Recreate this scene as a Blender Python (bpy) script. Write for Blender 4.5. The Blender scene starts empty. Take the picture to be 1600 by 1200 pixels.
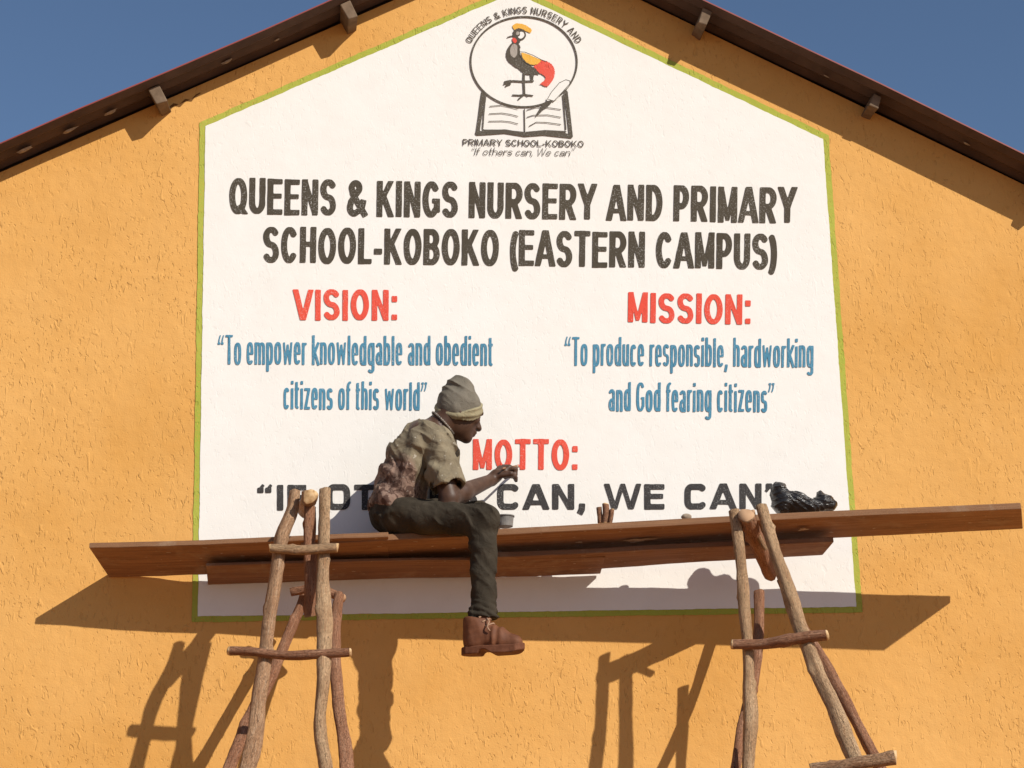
import bpy, bmesh, math, random
import numpy as np
from mathutils import Vector, Matrix
S = bpy.context.scene
C = S.collection
R = math.radians

# ------------------------------------------------------------------ camera
FPX, CAM_Y, CAM_Z = 3200.0, -7.8, 1.6
TILT, YAW, ROLL = R(17), R(6.75), R(-1.66)
FW = np.array([math.sin(YAW)*math.cos(TILT), math.cos(YAW)*math.cos(TILT), math.sin(TILT)])
r0 = np.array([math.cos(YAW), -math.sin(YAW), 0.0]); u0 = np.cross(r0, FW)
RT = r0*math.cos(ROLL) + u0*math.sin(ROLL)
UP = -r0*math.sin(ROLL) + u0*math.cos(ROLL)
cam = bpy.data.cameras.new('camera'); camo = bpy.data.objects.new('camera', cam); C.objects.link(camo)
cam.sensor_width = 36; cam.lens = FPX/1600*36; cam.clip_start = .1; cam.clip_end = 2000
camo.matrix_world = Matrix(((RT[0], UP[0], -FW[0], 0), (RT[1], UP[1], -FW[1], CAM_Y), (RT[2], UP[2], -FW[2], CAM_Z), (0, 0, 0, 1)))
S.camera = camo

def at(px, py, d):
    """point at distance d (m) in front of the gable wall (plane y = 0)"""
    v = FW + RT*((px-800)/FPX) + UP*((600-py)/FPX)
    return v*((-CAM_Y-d)/v[1]) + np.array([0, CAM_Y, CAM_Z])
def at_many(P, d):
    P = np.asarray(P, float)
    v = FW + np.outer((P[:, 0]-800)/FPX, RT) + np.outer((600-P[:, 1])/FPX, UP)
    return v*((-CAM_Y-d)/v[:, 1:2]) + np.array([0, CAM_Y, CAM_Z])

# ------------------------------------------------------------------ light
SUN = np.array([.80, -1.0, .85])
sun_el = math.atan2(SUN[2], math.hypot(SUN[0], SUN[1])); sun_az = math.atan2(SUN[0], SUN[1])
w = bpy.data.worlds.new('World'); S.world = w; w.use_nodes = True
nt = w.node_tree; bg = nt.nodes['Background']
sky = nt.nodes.new('ShaderNodeTexSky'); sky.sky_type = 'NISHITA'; sky.sun_disc = False
sky.sun_elevation = sun_el; sky.sun_rotation = sun_az; sky.altitude = 900; sky.air_density = 1.0; sky.dust_density = .35; sky.ozone_density = 3.0
nt.links.new(sky.outputs[0], bg.inputs[0]); bg.inputs[1].default_value = .09
sl = bpy.data.lights.new('sun', 'SUN'); sl.energy = 4.6; sl.angle = R(.5); sl.color = (1, .945, .85)
so = bpy.data.objects.new('sun', sl); C.objects.link(so)
so.rotation_euler = Vector(-SUN).to_track_quat('-Z', 'Y').to_euler(); so.location = (6, -8, 9)
S.view_settings.view_transform = 'Standard'; S.view_settings.look = 'None'; S.view_settings.exposure = 0.05; S.view_settings.gamma = 1

# ------------------------------------------------------------------ helpers
def link(name, me, mats, parent=None, loc=None):
    o = bpy.data.objects.new(name, me); C.objects.link(o)
    for m in (mats if isinstance(mats, (list, tuple)) else [mats]): me.materials.append(m)
    if parent is not None:
        o.parent = parent; o.matrix_parent_inverse = parent.matrix_basis.inverted()
    return o
def mesh(name, V, F, mats, parent=None, smooth=False, mi=None, uv=None):
    me = bpy.data.meshes.new(name); me.from_pydata([tuple(map(float, v)) for v in V], [], [tuple(map(int, f)) for f in F])
    if smooth: me.polygons.foreach_set('use_smooth', [True]*len(me.polygons))
    if mi is not None: me.polygons.foreach_set('material_index', list(mi))
    if uv is not None:
        l = me.uv_layers.new(name='UVMap')
        idx = np.zeros(len(me.loops), int); me.loops.foreach_get('vertex_index', idx)
        l.data.foreach_set('uv', np.asarray(uv, float)[idx].ravel())
    me.update()
    return link(name, me, mats, parent)
def empty(name, loc):
    o = bpy.data.objects.new(name, None); C.objects.link(o); o.location = tuple(map(float, loc)); o.empty_display_size = .1
    return o
def tag(o, label=None, cat=None, group=None, kind=None):
    for k, v in (('label', label), ('category', cat), ('group', group), ('kind', kind)):
        if v: o[k] = v
    return o

class NT:
    def __init__(s, name, rough=.8, spec=.3):
        s.m = bpy.data.materials.new(name); s.m.use_nodes = True; s.n = s.m.node_tree.nodes; s.l = s.m.node_tree.links
        s.b = s.n['Principled BSDF']; s.b.inputs['Roughness'].default_value = rough; s.b.inputs['Specular IOR Level'].default_value = spec
        s.geo = s.n.new('ShaderNodeNewGeometry'); s.pos = s.geo.outputs['Position']
    def put(s, sock, v):
        if isinstance(v, (int, float)): sock.default_value = v
        elif isinstance(v, (tuple, list)): sock.default_value = v if len(v) == len(sock.default_value) else (*v, 1)
        else: s.l.new(v, sock)
    def uv(s):
        n = s.n.new('ShaderNodeUVMap'); return n.outputs[0]
    def map(s, vec, scale=(1, 1, 1), rot=(0, 0, 0), loc=(0, 0, 0)):
        n = s.n.new('ShaderNodeMapping'); s.l.new(vec, n.inputs[0]); n.inputs['Scale'].default_value = scale
        n.inputs['Rotation'].default_value = rot; n.inputs['Location'].default_value = loc; return n.outputs[0]
    def noise(s, vec, scale, detail=4, rough=.55, dist=0.0):
        n = s.n.new('ShaderNodeTexNoise'); s.l.new(vec, n.inputs['Vector']); n.inputs['Scale'].default_value = scale
        n.inputs['Detail'].default_value = detail; n.inputs['Roughness'].default_value = rough; n.inputs['Distortion'].default_value = dist
        return n.outputs['Fac']
    def voro(s, vec, scale, feature='F1', out='Distance'):
        n = s.n.new('ShaderNodeTexVoronoi'); n.feature = feature; s.l.new(vec, n.inputs['Vector']); n.inputs['Scale'].default_value = scale
        return n.outputs[out]
    def ramp(s, fac, stops):
        n = s.n.new('ShaderNodeValToRGB'); s.put(n.inputs[0], fac); e = n.color_ramp.elements
        while len(e) < len(stops): e.new(.5)
        for i, (p, c) in enumerate(stops):
            e[i].position = p; e[i].color = (*c, 1) if isinstance(c, (tuple, list)) else (c, c, c, 1)
        return n.outputs[0]
    def math(s, op, a, b=0.0, c=None):
        n = s.n.new('ShaderNodeMath'); n.operation = op; s.put(n.inputs[0], a); s.put(n.inputs[1], b)
        if c is not None: s.put(n.inputs[2], c)
        return n.outputs[0]
    def mix(s, fac, a, b, mode='MIX'):
        n = s.n.new('ShaderNodeMix'); n.data_type = 'RGBA'; n.blend_type = mode
        s.put(n.inputs[0], fac); s.put(n.inputs[6], a); s.put(n.inputs[7], b); return n.outputs[2]
    def bump(s, h, strength=.5, dist=.01, prev=None):
        n = s.n.new('ShaderNodeBump'); s.put(n.inputs['Height'], h); n.inputs['Strength'].default_value = strength
        n.inputs['Distance'].default_value = dist
        if prev is not None: s.l.new(prev, n.inputs['Normal'])
        return n.outputs[0]
    def color(s, c): s.put(s.b.inputs['Base Color'], c); return s
    def normal(s, n): s.l.new(n, s.b.inputs['Normal']); return s

# trowelled plaster: shared relief for the bare wall and for everything painted on it
def plaster_relief(t, k=1.0):
    p = t.map(t.pos, (1, .05, 1))
    big = t.noise(p, 1.1, 5, .6)
    # short chips and drag marks left by the trowel, in a few directions, gathered in patches
    warp = t.noise(p, 5, 2)
    marks = None
    for k_, (rot, loc, sc, th) in enumerate(((R(28), (0, 0, 0), 66, .30), (R(-48), (3, 0, 1), 60, .305), (R(80), (7, 0, 4), 72, .30), (R(-20), (11, 0, 2), 40, .265))):
        a = t.noise(t.map(p, (1, 1, .42), (0, rot, 0), loc), sc, 2, .5, .5)
        r_ = t.ramp(a, [(.0, 1), (th, 1), (th+.055, 0), (1, 0)])
        marks = r_ if marks is None else t.math('MAXIMUM', marks, r_)
    patch = t.ramp(t.noise(p, 2.6, 3, .6), [(.36, 0.12), (.60, 1)])
    chips = t.math('SUBTRACT', 1.0, t.math('MULTIPLY', marks, patch))
    rid = t.ramp(t.noise(t.map(p, (1, 1, .35), (0, R(50), 0), (5, 0, 9)), 34, 2, .5, .6), [(.64, 0), (.72, 1)])
    nrm = t.bump(t.noise(p, 3.0, 3), .35*k, .03)
    nrm = t.bump(t.noise(p, 160, 3), .25*k, .004, nrm)
    nrm = t.bump(t.noise(p, 24, 4, .6), .30*k, .008, nrm)
    nrm = t.bump(chips, .55*k, .005, nrm)
    nrm = t.bump(t.math('MULTIPLY', rid, patch), .5*k, .005, nrm)
    return nrm, chips, big
def plaster_mat(name, col, col2, chip, k=1.0, fleck=None):
    t = NT(name, .85, .15); nrm, chips, big = plaster_relief(t, k)
    c = t.mix(t.ramp(big, [(.35, 0), (.65, 1)]), col, col2)
    c = t.mix(t.ramp(t.noise(t.pos, 9, 4), [(.4, 0), (.75, .35)]), c, tuple(x*.9 for x in col2))
    if fleck:
        fcol, amt = fleck
        patchy = t.ramp(t.noise(t.pos, 7, 2), [(.35, 0), (.7, 1)])
        f = t.ramp(t.noise(t.map(t.pos, (1, .05, 1)), 170, 3, .6), [(.56, 0), (.64, 1)])
        c = t.mix(t.math('MULTIPLY', t.math('MULTIPLY', f, patchy), amt), c, fcol)
    c = t.mix(t.math('MULTIPLY', t.math('SUBTRACT', 1.0, chips), .13), c, chip)
    t.color(c).normal(nrm); return t.m
M = {}
WHITE = (.80, .775, .735)
M['wall'] = plaster_mat('orange_plaster', (.625, .315, .080), (.71, .388, .122), (.36, .14, .026), 1.0)
M['white'] = plaster_mat('white_wall_paint', WHITE, (.79, .76, .71), (.72, .70, .66), .28)
M['green'] = plaster_mat('lime_green_paint', (.34, .385, .052), (.41, .42, .075), (.24, .27, .03), 1.0, ((.60, .29, .06), 1.0))
M['ink'] = plaster_mat('dark_lettering_paint', (.062, .051, .037), (.08, .066, .047), (.035, .028, .02), .6, (WHITE, .42))
M['ink_motto'] = plaster_mat('black_lettering_paint', (.045, .042, .042), (.055, .05, .048), (.02, .02, .02), .7, (WHITE, .3))
M['ink_small'] = plaster_mat('black_emblem_paint', (.085, .070, .055), (.1, .085, .065), (.05, .04, .03), .7, (WHITE, .35))
M['red'] = plaster_mat('red_lettering_paint', (.68, .075, .050), (.72, .10, .06), (.5, .04, .03), .7, (WHITE, .4))
M['blue'] = plaster_mat('blue_lettering_paint', (.065, .21, .32), (.085, .255, .375), (.04, .12, .2), .7, (WHITE, .4))
M['emb_red'] = plaster_mat('emblem_red_paint', (.66, .07, .05), (.72, .12, .08), (.4, .04, .03), .7, (WHITE, .4))
M['emb_gold'] = plaster_mat('emblem_gold_paint', (.75, .38, .05), (.78, .45, .09), (.5, .2, .03), .7, (WHITE, .3))
M['emb_grey'] = plaster_mat('emblem_grey_paint', (.33, .29, .25), (.42, .37, .32), (.2, .17, .15), .7, (WHITE, .4))

def bark_mat(name, c1, c2, c3):
    t = NT(name, .85, .2); uv = t.uv()
    st = t.noise(t.map(uv, (9, 5, 1)), 3, 5, .65, .4)
    fine = t.noise(t.map(uv, (22, 30, 1)), 3, 4, .6, .3)
    blot = t.noise(t.pos, 9, 4, .6)
    c = t.mix(t.ramp(blot, [(.38, 0), (.62, 1)]), c1, c2)
    c = t.mix(t.ramp(st, [(.5, 0), (.72, .9)]), c, c3)
    c = t.mix(t.ramp(fine, [(.52, 0), (.64, .75)]), c, tuple(x*.28 for x in c1))
    c = t.mix(t.ramp(t.noise(t.map(uv, (3, 2, 1)), 5, 5, .65, 1.0), [(.56, 0), (.68, .75)]), c, c3)
    c = t.mix(t.ramp(t.noise(t.map(uv, (4, 7, 1), loc=(3, 1, 0)), 3, 4, .6, 1.2), [(.58, 0), (.66, .8)]), c, tuple(x*.42 for x in c1))
    kn = t.ramp(t.voro(t.map(uv, (1.3, 7, 1)), 3), [(.04, 1), (.12, 0)])
    c = t.mix(t.math('MULTIPLY', kn, .8), c, tuple(x*.2 for x in c1))
    n = t.bump(st, .8, .014); n = t.bump(fine, .7, .006, n)
    t.color(c).normal(n); return t.m
M['bark'] = bark_mat('bark_brown', (.42, .225, .118), (.55, .325, .18), (.62, .44, .29))
M['bark_pale'] = bark_mat('bark_pale', (.50, .315, .175), (.64, .43, .25), (.42, .215, .105))
M['bark_red'] = bark_mat('bark_reddish', (.33, .145, .075), (.43, .205, .112), (.52, .31, .20))
def cut_mat():
    t = NT('fresh_cut_wood', .75, .2)
    c = t.ramp(t.noise(t.pos, 60, 4, .6), [(.32, (.36, .20, .09)), (.5, (.58, .38, .19)), (.72, (.70, .50, .29))])
    t.color(c).normal(t.bump(t.noise(t.pos, 120, 3), .3, .003)); return t.m
M['cut'] = cut_mat()
def plank_mat(name, c1, c2, c3):
    t = NT(name, .75, .25); uv = t.uv()
    g = t.noise(t.map(uv, (1.2, 30, 1)), 2, 6, .6, .8)
    g2 = t.noise(t.map(uv, (.8, 110, 1)), 2, 4, .6, .3)
    bl = t.noise(t.map(uv, (2, 5, 1)), 2.0, 4, .6)
    c = t.mix(t.ramp(g, [(.35, 0), (.65, 1)]), c1, c2)
    c = t.mix(t.ramp(bl, [(.5, 0), (.75, .7)]), c, c3)
    c = t.mix(t.ramp(g2, [(.52, 0), (.70, .7)]), c, tuple(x*.45 for x in c1))
    kn = t.ramp(t.voro(t.map(uv, (1.1, 5, 1)), 1.6), [(.03, 1), (.09, 0)])
    c = t.mix(t.math('MULTIPLY', kn, .6), c, tuple(x*.3 for x in c1))
    sp = t.ramp(t.noise(t.map(uv, (5, 9, 1)), 6, 2), [(.69, 0), (.72, 1)])
    c = t.mix(t.math('MULTIPLY', sp, .55), c, (.55, .46, .38))
    du = t.ramp(t.noise(t.pos, 6, 5, .65, .6), [(.54, 0), (.70, .55)]); c = t.mix(du, c, (.36, .25, .165))
    n = t.bump(g, .5, .006); n = t.bump(g2, .4, .003, n)
    t.color(c).normal(n); return t.m
M['plank'] = plank_mat('sawn_plank', (.235, .112, .052), (.33, .17, .085), (.15, .07, .035))
M['plank_grey'] = plank_mat('weathered_plank', (.20, .098, .05), (.28, .145, .08), (.14, .068, .038))
def simple(name, c1, c2, scale=20, rough=.8, spec=.3, bump=.3, bd=.004):
    t = NT(name, rough, spec); n = t.noise(t.pos, scale, 5, .6)
    t.color(t.mix(t.ramp(n, [(.35, 0), (.65, 1)]), c1, c2)).normal(t.bump(n, bump, bd)); return t.m
M['earth'] = simple('red_earth', (.33, .17, .085), (.42, .235, .125), 2.0, .95, .1, .5, .03)
M['roof_top'] = simple('maroon_roof_paint', (.22, .035, .028), (.28, .05, .04), 6, .55, .4, .1)
M['roof_under'] = simple('rusty_roof_underside', (.072, .045, .034), (.105, .065, .047), 8, .8, .2, .2)
M['purlin'] = simple('roof_timber', (.145, .098, .062), (.21, .145, .095), 25, .85, .2, .4)
M['mortar'] = simple('pale_mortar', (.26, .20, .15), (.36, .29, .22), 60, .9, .1, .5)
M['crack'] = simple('crack_shadow', (.16, .075, .025), (.2, .095, .03), 60, .95, .05)

# ------------------------------------------------------------------ tubes (poles, sticks)
def rnd_noise(rng, n, oct=4, base=2.0):
    x = np.linspace(0, 1, n); y = np.zeros(n)
    for k in range(oct):
        f = base*2**k; y += np.sin(x*f*2*math.pi*(.8+.4*rng.random())+rng.random()*6.3)/(1.6**k)
    return y/1.8
def spline(P, n):
    P = np.asarray(P, float); k = len(P)
    d = np.r_[0, np.cumsum(np.linalg.norm(np.diff(P[:, :3], axis=0), axis=1))]
    m = np.gradient(P, d, axis=0) if k > 2 else np.repeat((P[1:]-P[:1])/d[-1], 2, axis=0)
    out = []
    for t in np.linspace(0, d[-1], n):
        i = min(max(np.searchsorted(d, t, 'right')-1, 0), k-2); h = d[i+1]-d[i]; u = (t-d[i])/h
        out.append((1+2*u)*(1-u)**2*P[i]+u*(1-u)**2*h*m[i]+u*u*(3-2*u)*P[i+1]+u*u*(u-1)*h*m[i+1])
    return np.array(out)
def tube(P, r, seed=0, seg=14, step=.02, wob=.10, bend=.35, knots=3, cut=.0, flat=0.0):
    """P: points (x,y,z) in metres, r: radius or list; irregular trunk with knots; returns V,F,mi,uv"""
    rng = np.random.default_rng(seed)
    P = np.asarray(P, float); rr = np.full(len(P), r, float) if np.isscalar(r) else np.asarray(r, float)
    L = np.linalg.norm(np.diff(P, axis=0), axis=1).sum(); n = max(6, int(L/step))
    S4 = spline(np.c_[P, rr], n); X, rad = S4[:, :3].copy(), S4[:, 3].copy()
    t = np.gradient(X, axis=0); t /= np.linalg.norm(t, axis=1)[:, None]
    ref = np.array([0, 1, 0]) if abs(t[n//2][1]) < .8 else np.array([1, 0, 0])
    s = np.cross(t, ref); s /= np.linalg.norm(s, axis=1)[:, None]; u = np.cross(s, t)
    env = np.sin(np.linspace(0, math.pi, n))
    X += s*(rnd_noise(rng, n, 3, 1.0*L)*rad*bend*env)[:, None] + u*(rnd_noise(rng, n, 3, 1.0*L)*rad*bend*env)[:, None]
    rad = rad*(1+.6*wob*rnd_noise(rng, n, 4, 2.0*L))
    th = np.linspace(0, 2*math.pi, seg, endpoint=False)
    kn = [(rng.random(), rng.random()*6.28, .18+.25*rng.random()) for _ in range(knots)]
    V = []; uv = []
    ph = rng.random(4)*6.28
    for i in range(n):
        v = i/(n-1)*L
        R_ = rad[i]*(1+wob*.5*np.sin(2*th+ph[0]+v*2.5)+wob*.35*np.sin(3*th+ph[1]-v*4)+wob*.25*np.sin(5*th+ph[2]+v*9)+wob*.15*rng.normal(size=seg)*.5)
        for kp, ka, kh in kn:
            dv = (v-kp*L)/(rad[i]*.55); da = (np.angle(np.exp(1j*(th-ka))))/.45
            R_ = R_+rad[i]*kh*np.exp(-dv*dv-da*da)
        V.append(X[i]+np.outer(np.cos(th)*R_, s[i])+np.outer(np.sin(th)*R_, u[i]))
        uv += [(abs(a/math.pi-1), v) for a in th]
    V = np.vstack(V); F = []; mi = []
    for i in range(n-1):
        for j in range(seg):
            F.append((i*seg+j, i*seg+(j+1) % seg, (i+1)*seg+(j+1) % seg, (i+1)*seg+j)); mi.append(0)
    # sawn / chopped ends, a little domed
    V = list(V)
    for (row, dirn) in ((0, -1), (n-1, 1)):
        base = row*seg
        ring2 = []
        for j in range(seg):
            p = X[row]+(V[base+j]-X[row])*.93+t[row]*dirn*rad[row]*(.03+cut*(.5+.5*math.cos(th[j]-ph[3])))
            ring2.append(len(V)); V.append(p); uv.append((.5, 0))
        c = len(V); V.append(X[row]+t[row]*dirn*rad[row]*(.05+cut*.5)); uv.append((.5, 0))
        for j in range(seg):
            k = (j+1) % seg
            q = (base+j, base+k, ring2[k], ring2[j]); F.append(q if dirn < 0 else q[::-1]); mi.append(1)
            q = (ring2[j], ring2[k], c); F.append(q if dirn < 0 else q[::-1]); mi.append(1)
    # fix winding of end caps/sides is handled by recalculation
    return np.array(V), F, mi, np.array(uv)
def recalc(o):
    bm = bmesh.new(); bm.from_mesh(o.data); bmesh.ops.recalc_face_normals(bm, faces=bm.faces); bm.to_mesh(o.data); bm.free()
    return o
def log(name, P, r, mats, parent=None, **k):
    V, F, mi, uv = tube(P, r, **k)
    o = mesh(name, V, F, mats, parent, True, mi, uv); recalc(o)
    return o

# ------------------------------------------------------------------ signed-distance modelling (people, bag, boots)
def surface_nets(D, org, h):
    """naive surface nets on a 3-D array of distances -> V, quads"""
    neg = D < 0
    nx, ny, nz = D.shape
    c = np.zeros((nx-1, ny-1, nz-1), np.int8)
    for i in (0, 1):
        for j in (0, 1):
            for k in (0, 1): c += neg[i:nx-1+i, j:ny-1+j, k:nz-1+k]
    cells = np.argwhere((c > 0) & (c < 8))
    idx = -np.ones(c.shape, int); idx[tuple(cells.T)] = np.arange(len(cells))
    acc = np.zeros((len(cells), 3)); cnt = np.zeros(len(cells))
    corners = [(i, j, k) for i in (0, 1) for j in (0, 1) for k in (0, 1)]
    for a in corners:
        for ax in range(3):
            if a[ax]: continue
            b = list(a); b[ax] = 1
            da = D[tuple((cells+a).T)]; db = D[tuple((cells+b).T)]
            m = (da < 0) != (db < 0); t = np.where(m, da/np.where(m, da-db, 1), 0)
            p = np.array(a, float)+np.zeros((len(cells), 3)); p[:, ax] = t
            acc[m] += p[m]; cnt[m] += 1
    V = (cells+acc/cnt[:, None])*h+org
    F = []
    for ax in range(3):
        o1, o2 = [(1, 2), (2, 0), (0, 1)][ax]
        sl0 = [slice(None)]*3; sl1 = [slice(None)]*3; sl0[ax] = slice(0, -1); sl1[ax] = slice(1, None)
        e = neg[tuple(sl0)] != neg[tuple(sl1)]
        E = np.argwhere(e); E = E[(E[:, o1] > 0) & (E[:, o2] > 0)]
        ok = (E[:, o1] < D.shape[o1]-1) & (E[:, o2] < D.shape[o2]-1); E = E[ok]
        q = []
        for (a, b) in ((-1, -1), (0, -1), (0, 0), (-1, 0)):
            I = E.copy(); I[:, o1] += a; I[:, o2] += b; q.append(idx[tuple(I.T)])
        Q = np.stack(q, 1); flip = ~neg[tuple(E.T)]
        Q[flip] = Q[flip][:, ::-1]
        F.append(Q)
    return V, np.vstack(F)
def smin(a, b, k):
    h = np.clip(.5+.5*(b-a)/k, 0, 1); return b*(1-h)+a*h-k*h*(1-h)
def cone(P, a, b, ra, rb):
    a = np.asarray(a, float); b = np.asarray(b, float); ba = b-a
    t = np.clip(((P-a)@ba)/(ba@ba), 0, 1)
    return np.linalg.norm(P-a-t[..., None]*ba, axis=-1)-(ra+(rb-ra)*t)
def ell(P, c, ax, rad):
    q = (P-np.asarray(c, float))@np.asarray(ax, float).T/np.asarray(rad, float)
    k0 = np.linalg.norm(q, axis=-1); k1 = np.linalg.norm(q/np.asarray(rad, float), axis=-1)
    return k0*(k0-1)/np.maximum(k1, 1e-6)
def frame(x, z=(0, 0, 1)):
    """orthonormal rows: x forward, y side, z up"""
    x = np.asarray(x, float); x = x/np.linalg.norm(x); z = np.asarray(z, float)
    y = np.cross(z, x); y /= np.linalg.norm(y); z = np.cross(x, y); return np.array([x, y, z])
def vnoise(P, s, seed=0, oct=3):
    rng = np.random.default_rng(seed); o = np.zeros(P.shape[:-1])
    for k in range(oct):
        acc = 0
        for _ in range(4):
            d = rng.normal(size=3); d /= np.linalg.norm(d); acc = acc+np.sin((P@d)*s*2**k*2*math.pi*(.7+.6*rng.random())+rng.random()*6.28)
        o += acc/4/1.7**k
    return o
def sculpt(name, fn, lo, hi, h, mats, parent=None, it=1):
    lo = np.asarray(lo, float); hi = np.asarray(hi, float)
    n = np.ceil((hi-lo)/h).astype(int)+1
    G = np.stack(np.meshgrid(*[lo[i]+h*np.arange(n[i]) for i in range(3)], indexing='ij'), -1)
    D = fn(G); V, F = surface_nets(D, lo, h)
    for _ in range(it):                     # light relaxation
        acc = np.zeros_like(V); cnt = np.zeros(len(V))
        for a, b in ((0, 1), (1, 2), (2, 3), (3, 0)):
            np.add.at(acc, F[:, a], V[F[:, b]]); np.add.at(acc, F[:, b], V[F[:, a]])
            np.add.at(cnt, F[:, a], 1); np.add.at(cnt, F[:, b], 1)
        V = V*.5+.5*acc/np.maximum(cnt, 1)[:, None]
    o = mesh(name, V, F, mats, parent, True)
    return o

# ------------------------------------------------------------------ ground and school building
def sheet(name, P, F, m, parent=None): return mesh(name, P, F, m, parent)
g = mesh('ground', [(-600, -600, 0), (600, -600, 0), (600, 900, 0), (-600, 900, 0)], [(0, 1, 2, 3)], M['earth']); tag(g, kind='structure')

# roof lines seen from the camera, on the verge 0.2 m in front of the wall
VD = .18
e0, e1 = at(0, 225, VD), at(500, 8, VD)
f0, f1 = at(1600, 240, VD), at(1120, 9, VD)
ml = (e1[2]-e0[2])/(e1[0]-e0[0]); mr = (f1[2]-f0[2])/(f1[0]-f0[0])
apx = (f0[2]-e0[2]+ml*e0[0]-mr*f0[0])/(ml-mr); apz = e0[2]+ml*(apx-e0[0])
XL, XR = apx-4.4, apx+4.4
def zroof(x): return apz+(ml*(x-apx) if x < apx else mr*(x-apx))
school = empty('school_building', (apx, 0, 0))
tag(school, 'orange plastered school building whose gable end carries the white painted sign', 'building')
TH = .035                                    # roof sheet above the wall head
DEPTH = 12.0
wl, wr = XL+.35, XR-.35
pts = [(wl, 0), (wr, 0), (wr, zroof(wr)-TH), (apx, apz-TH), (wl, zroof(wl)-TH)]
V = [(x, 0, z) for x, z in pts]+[(x, DEPTH, z) for x, z in pts]
F = [(0, 1, 2, 3, 4), (9, 8, 7, 6, 5)]+[(i, i+5, (i+1) % 5+5, (i+1) % 5) for i in range(5) if i not in (2, 3)]
wall = mesh('gable_wall', V, F, M['wall'], school); recalc(wall)

def roof_sheet(sgn):
    """corrugated iron, ridges running down the slope, thin rolled verge edge"""
    x0, x1 = apx, (XL if sgn < 0 else XR); m = ml if sgn < 0 else mr
    ys = np.arange(-VD, DEPTH+.2, .019); V = []; F = []; mi = []
    nx = 12
    for side in (0, 1):
        for y in ys:
            zc = .008*math.cos((y+VD)/.076*2*math.pi)
            for k in range(nx+1):
                x = x0+(x1-x0)*k/nx; sag = .004*math.sin(k*1.7+sgn)
                V.append((x, y, apz+m*(x-apx)+zc+sag-(.006 if side else 0)-.004))
    n = len(ys)*(nx+1)
    for side in (0, 1):
        for j in range(len(ys)-1):
            for k in range(nx):
                a = side*n+j*(nx+1)+k; F.append((a, a+1, a+nx+2, a+nx+1)); mi.append(side)
    for k in range(nx): F.append((k, k+1, n+k+1, n+k)); mi.append(0)
    for j in range(len(ys)-1):
        a = j*(nx+1)+nx; F.append((a, a+nx+1, n+a+nx+1, n+a)); mi.append(0)
    o = mesh('roof_sheet', V, F, [M['roof_top'], M['roof_under']], school, False, mi); recalc(o); return o
rs_l, rs_r = roof_sheet(-1), roof_sheet(1)
cap = []
for y in (-VD-.01, DEPTH+.2):
    for dx, dz in ((-.22, -.22*ml+.012), (0, .03), (.22, .22*mr+.012)): cap.append((apx+dx, y, apz+dz))
mesh('ridge_cap', cap, [(0, 1, 4, 3), (1, 2, 5, 4)], M['roof_top'], school)

def purlin(px, py, dtip, wd=.05, ht=.075, skew=0, seed=0):
    """squared timber poking out of the wall under the sheet, tip at the given point"""
    P = at(px, py, dtip); x = P[0]; m = ml if x < apx else mr
    n = np.array([1, 0, m])/math.hypot(1, m); up = np.array([-m, 0, 1])/math.hypot(1, m)
    c = np.array([x, 0, zroof(x)-.018-ht/2*math.hypot(1, m)])
    rng = np.random.default_rng(seed); V = []; F = []
    ys = [-dtip, -dtip*.5, .25]
    for y in ys:
        for a, b in ((-1, -1), (1, -1), (1, 1), (-1, 1)):
            j = rng.normal(size=2)*.003
            V.append(c+n*(a*wd/2+j[0]+skew*(y+dtip))+up*(b*ht/2+j[1])+np.array([0, y, 0]))
    for k in range(2):
        for j in range(4): F.append((k*4+j, k*4+(j+1) % 4, k*4+4+(j+1) % 4, k*4+4+j))
    F += [(0, 1, 2, 3), (11, 10, 9, 8)]
    o = mesh('purlin', V, F, M['purlin'], school); recalc(o)
    b = o.modifiers.new('bevel', 'BEVEL'); b.width = .004; b.segments = 2
    return o
purlin(246, 150, .13, .046, .075, .12, 1); purlin(545, 8, .14, .042, .072, 0, 2)
purlin(1102, 22, .15, .040, .068, 0, 3); purlin(1370, 172, .12, .036, .06, 0, 4)
purlin(-60, 285, .13, .05, .08, 0, 5); purlin(1640, 290, .13, .05, .08, 0, 6)
rng = np.random.default_rng(4)
for (px, py, s) in ((42, 222, 1.2), (108, 196, 1.2), (170, 172, .9), (174, 184, 1.1), (355, 86, 1.1), (433, 47, .6), (36, 244, 1.3), (1290, 118, .5), (1510, 232, .6)):
    c = at(px, py, .08); c[2] = zroof(c[0])-.021
    V = []; 
    for a in range(7):
        for b, rr in ((0, 1), (1, .55)):
            th = a/7*6.28; k = (.008+.004*rng.random())*s*rr
            kx = k*(2.0+.9*math.sin(3*th+px)); V.append((c[0]+math.cos(th)*kx, c[1]+math.sin(th)*k, c[2]-b*.006*s+math.cos(th)*kx*(ml if c[0] < apx else mr)))
    F = [(2*a, 2*((a+1) % 7), 2*((a+1) % 7)+1, 2*a+1) for a in range(7)]+[tuple(2*a+1 for a in range(7))]
    recalc(mesh('mortar_lump', V, F, M['mortar'], school))
# crack running from the left purlin
ck = [(262, 172), (272, 163), (281, 165), (290, 156), (299, 157), (306, 149), (313, 145)]
for nm, line in (('crack', ck),):
    V = []; F = []
    for i, (x, y) in enumerate(line):
        wv = 1.6*(1-i/len(line))+.5
        V += [at(x-wv*.5, y-wv, .002), at(x+wv*.5, y+wv, .002)]
        if i: F.append((2*i-2, 2*i-1, 2*i+1, 2*i))
    mesh(nm, V, F, M['crack'], school)

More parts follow.
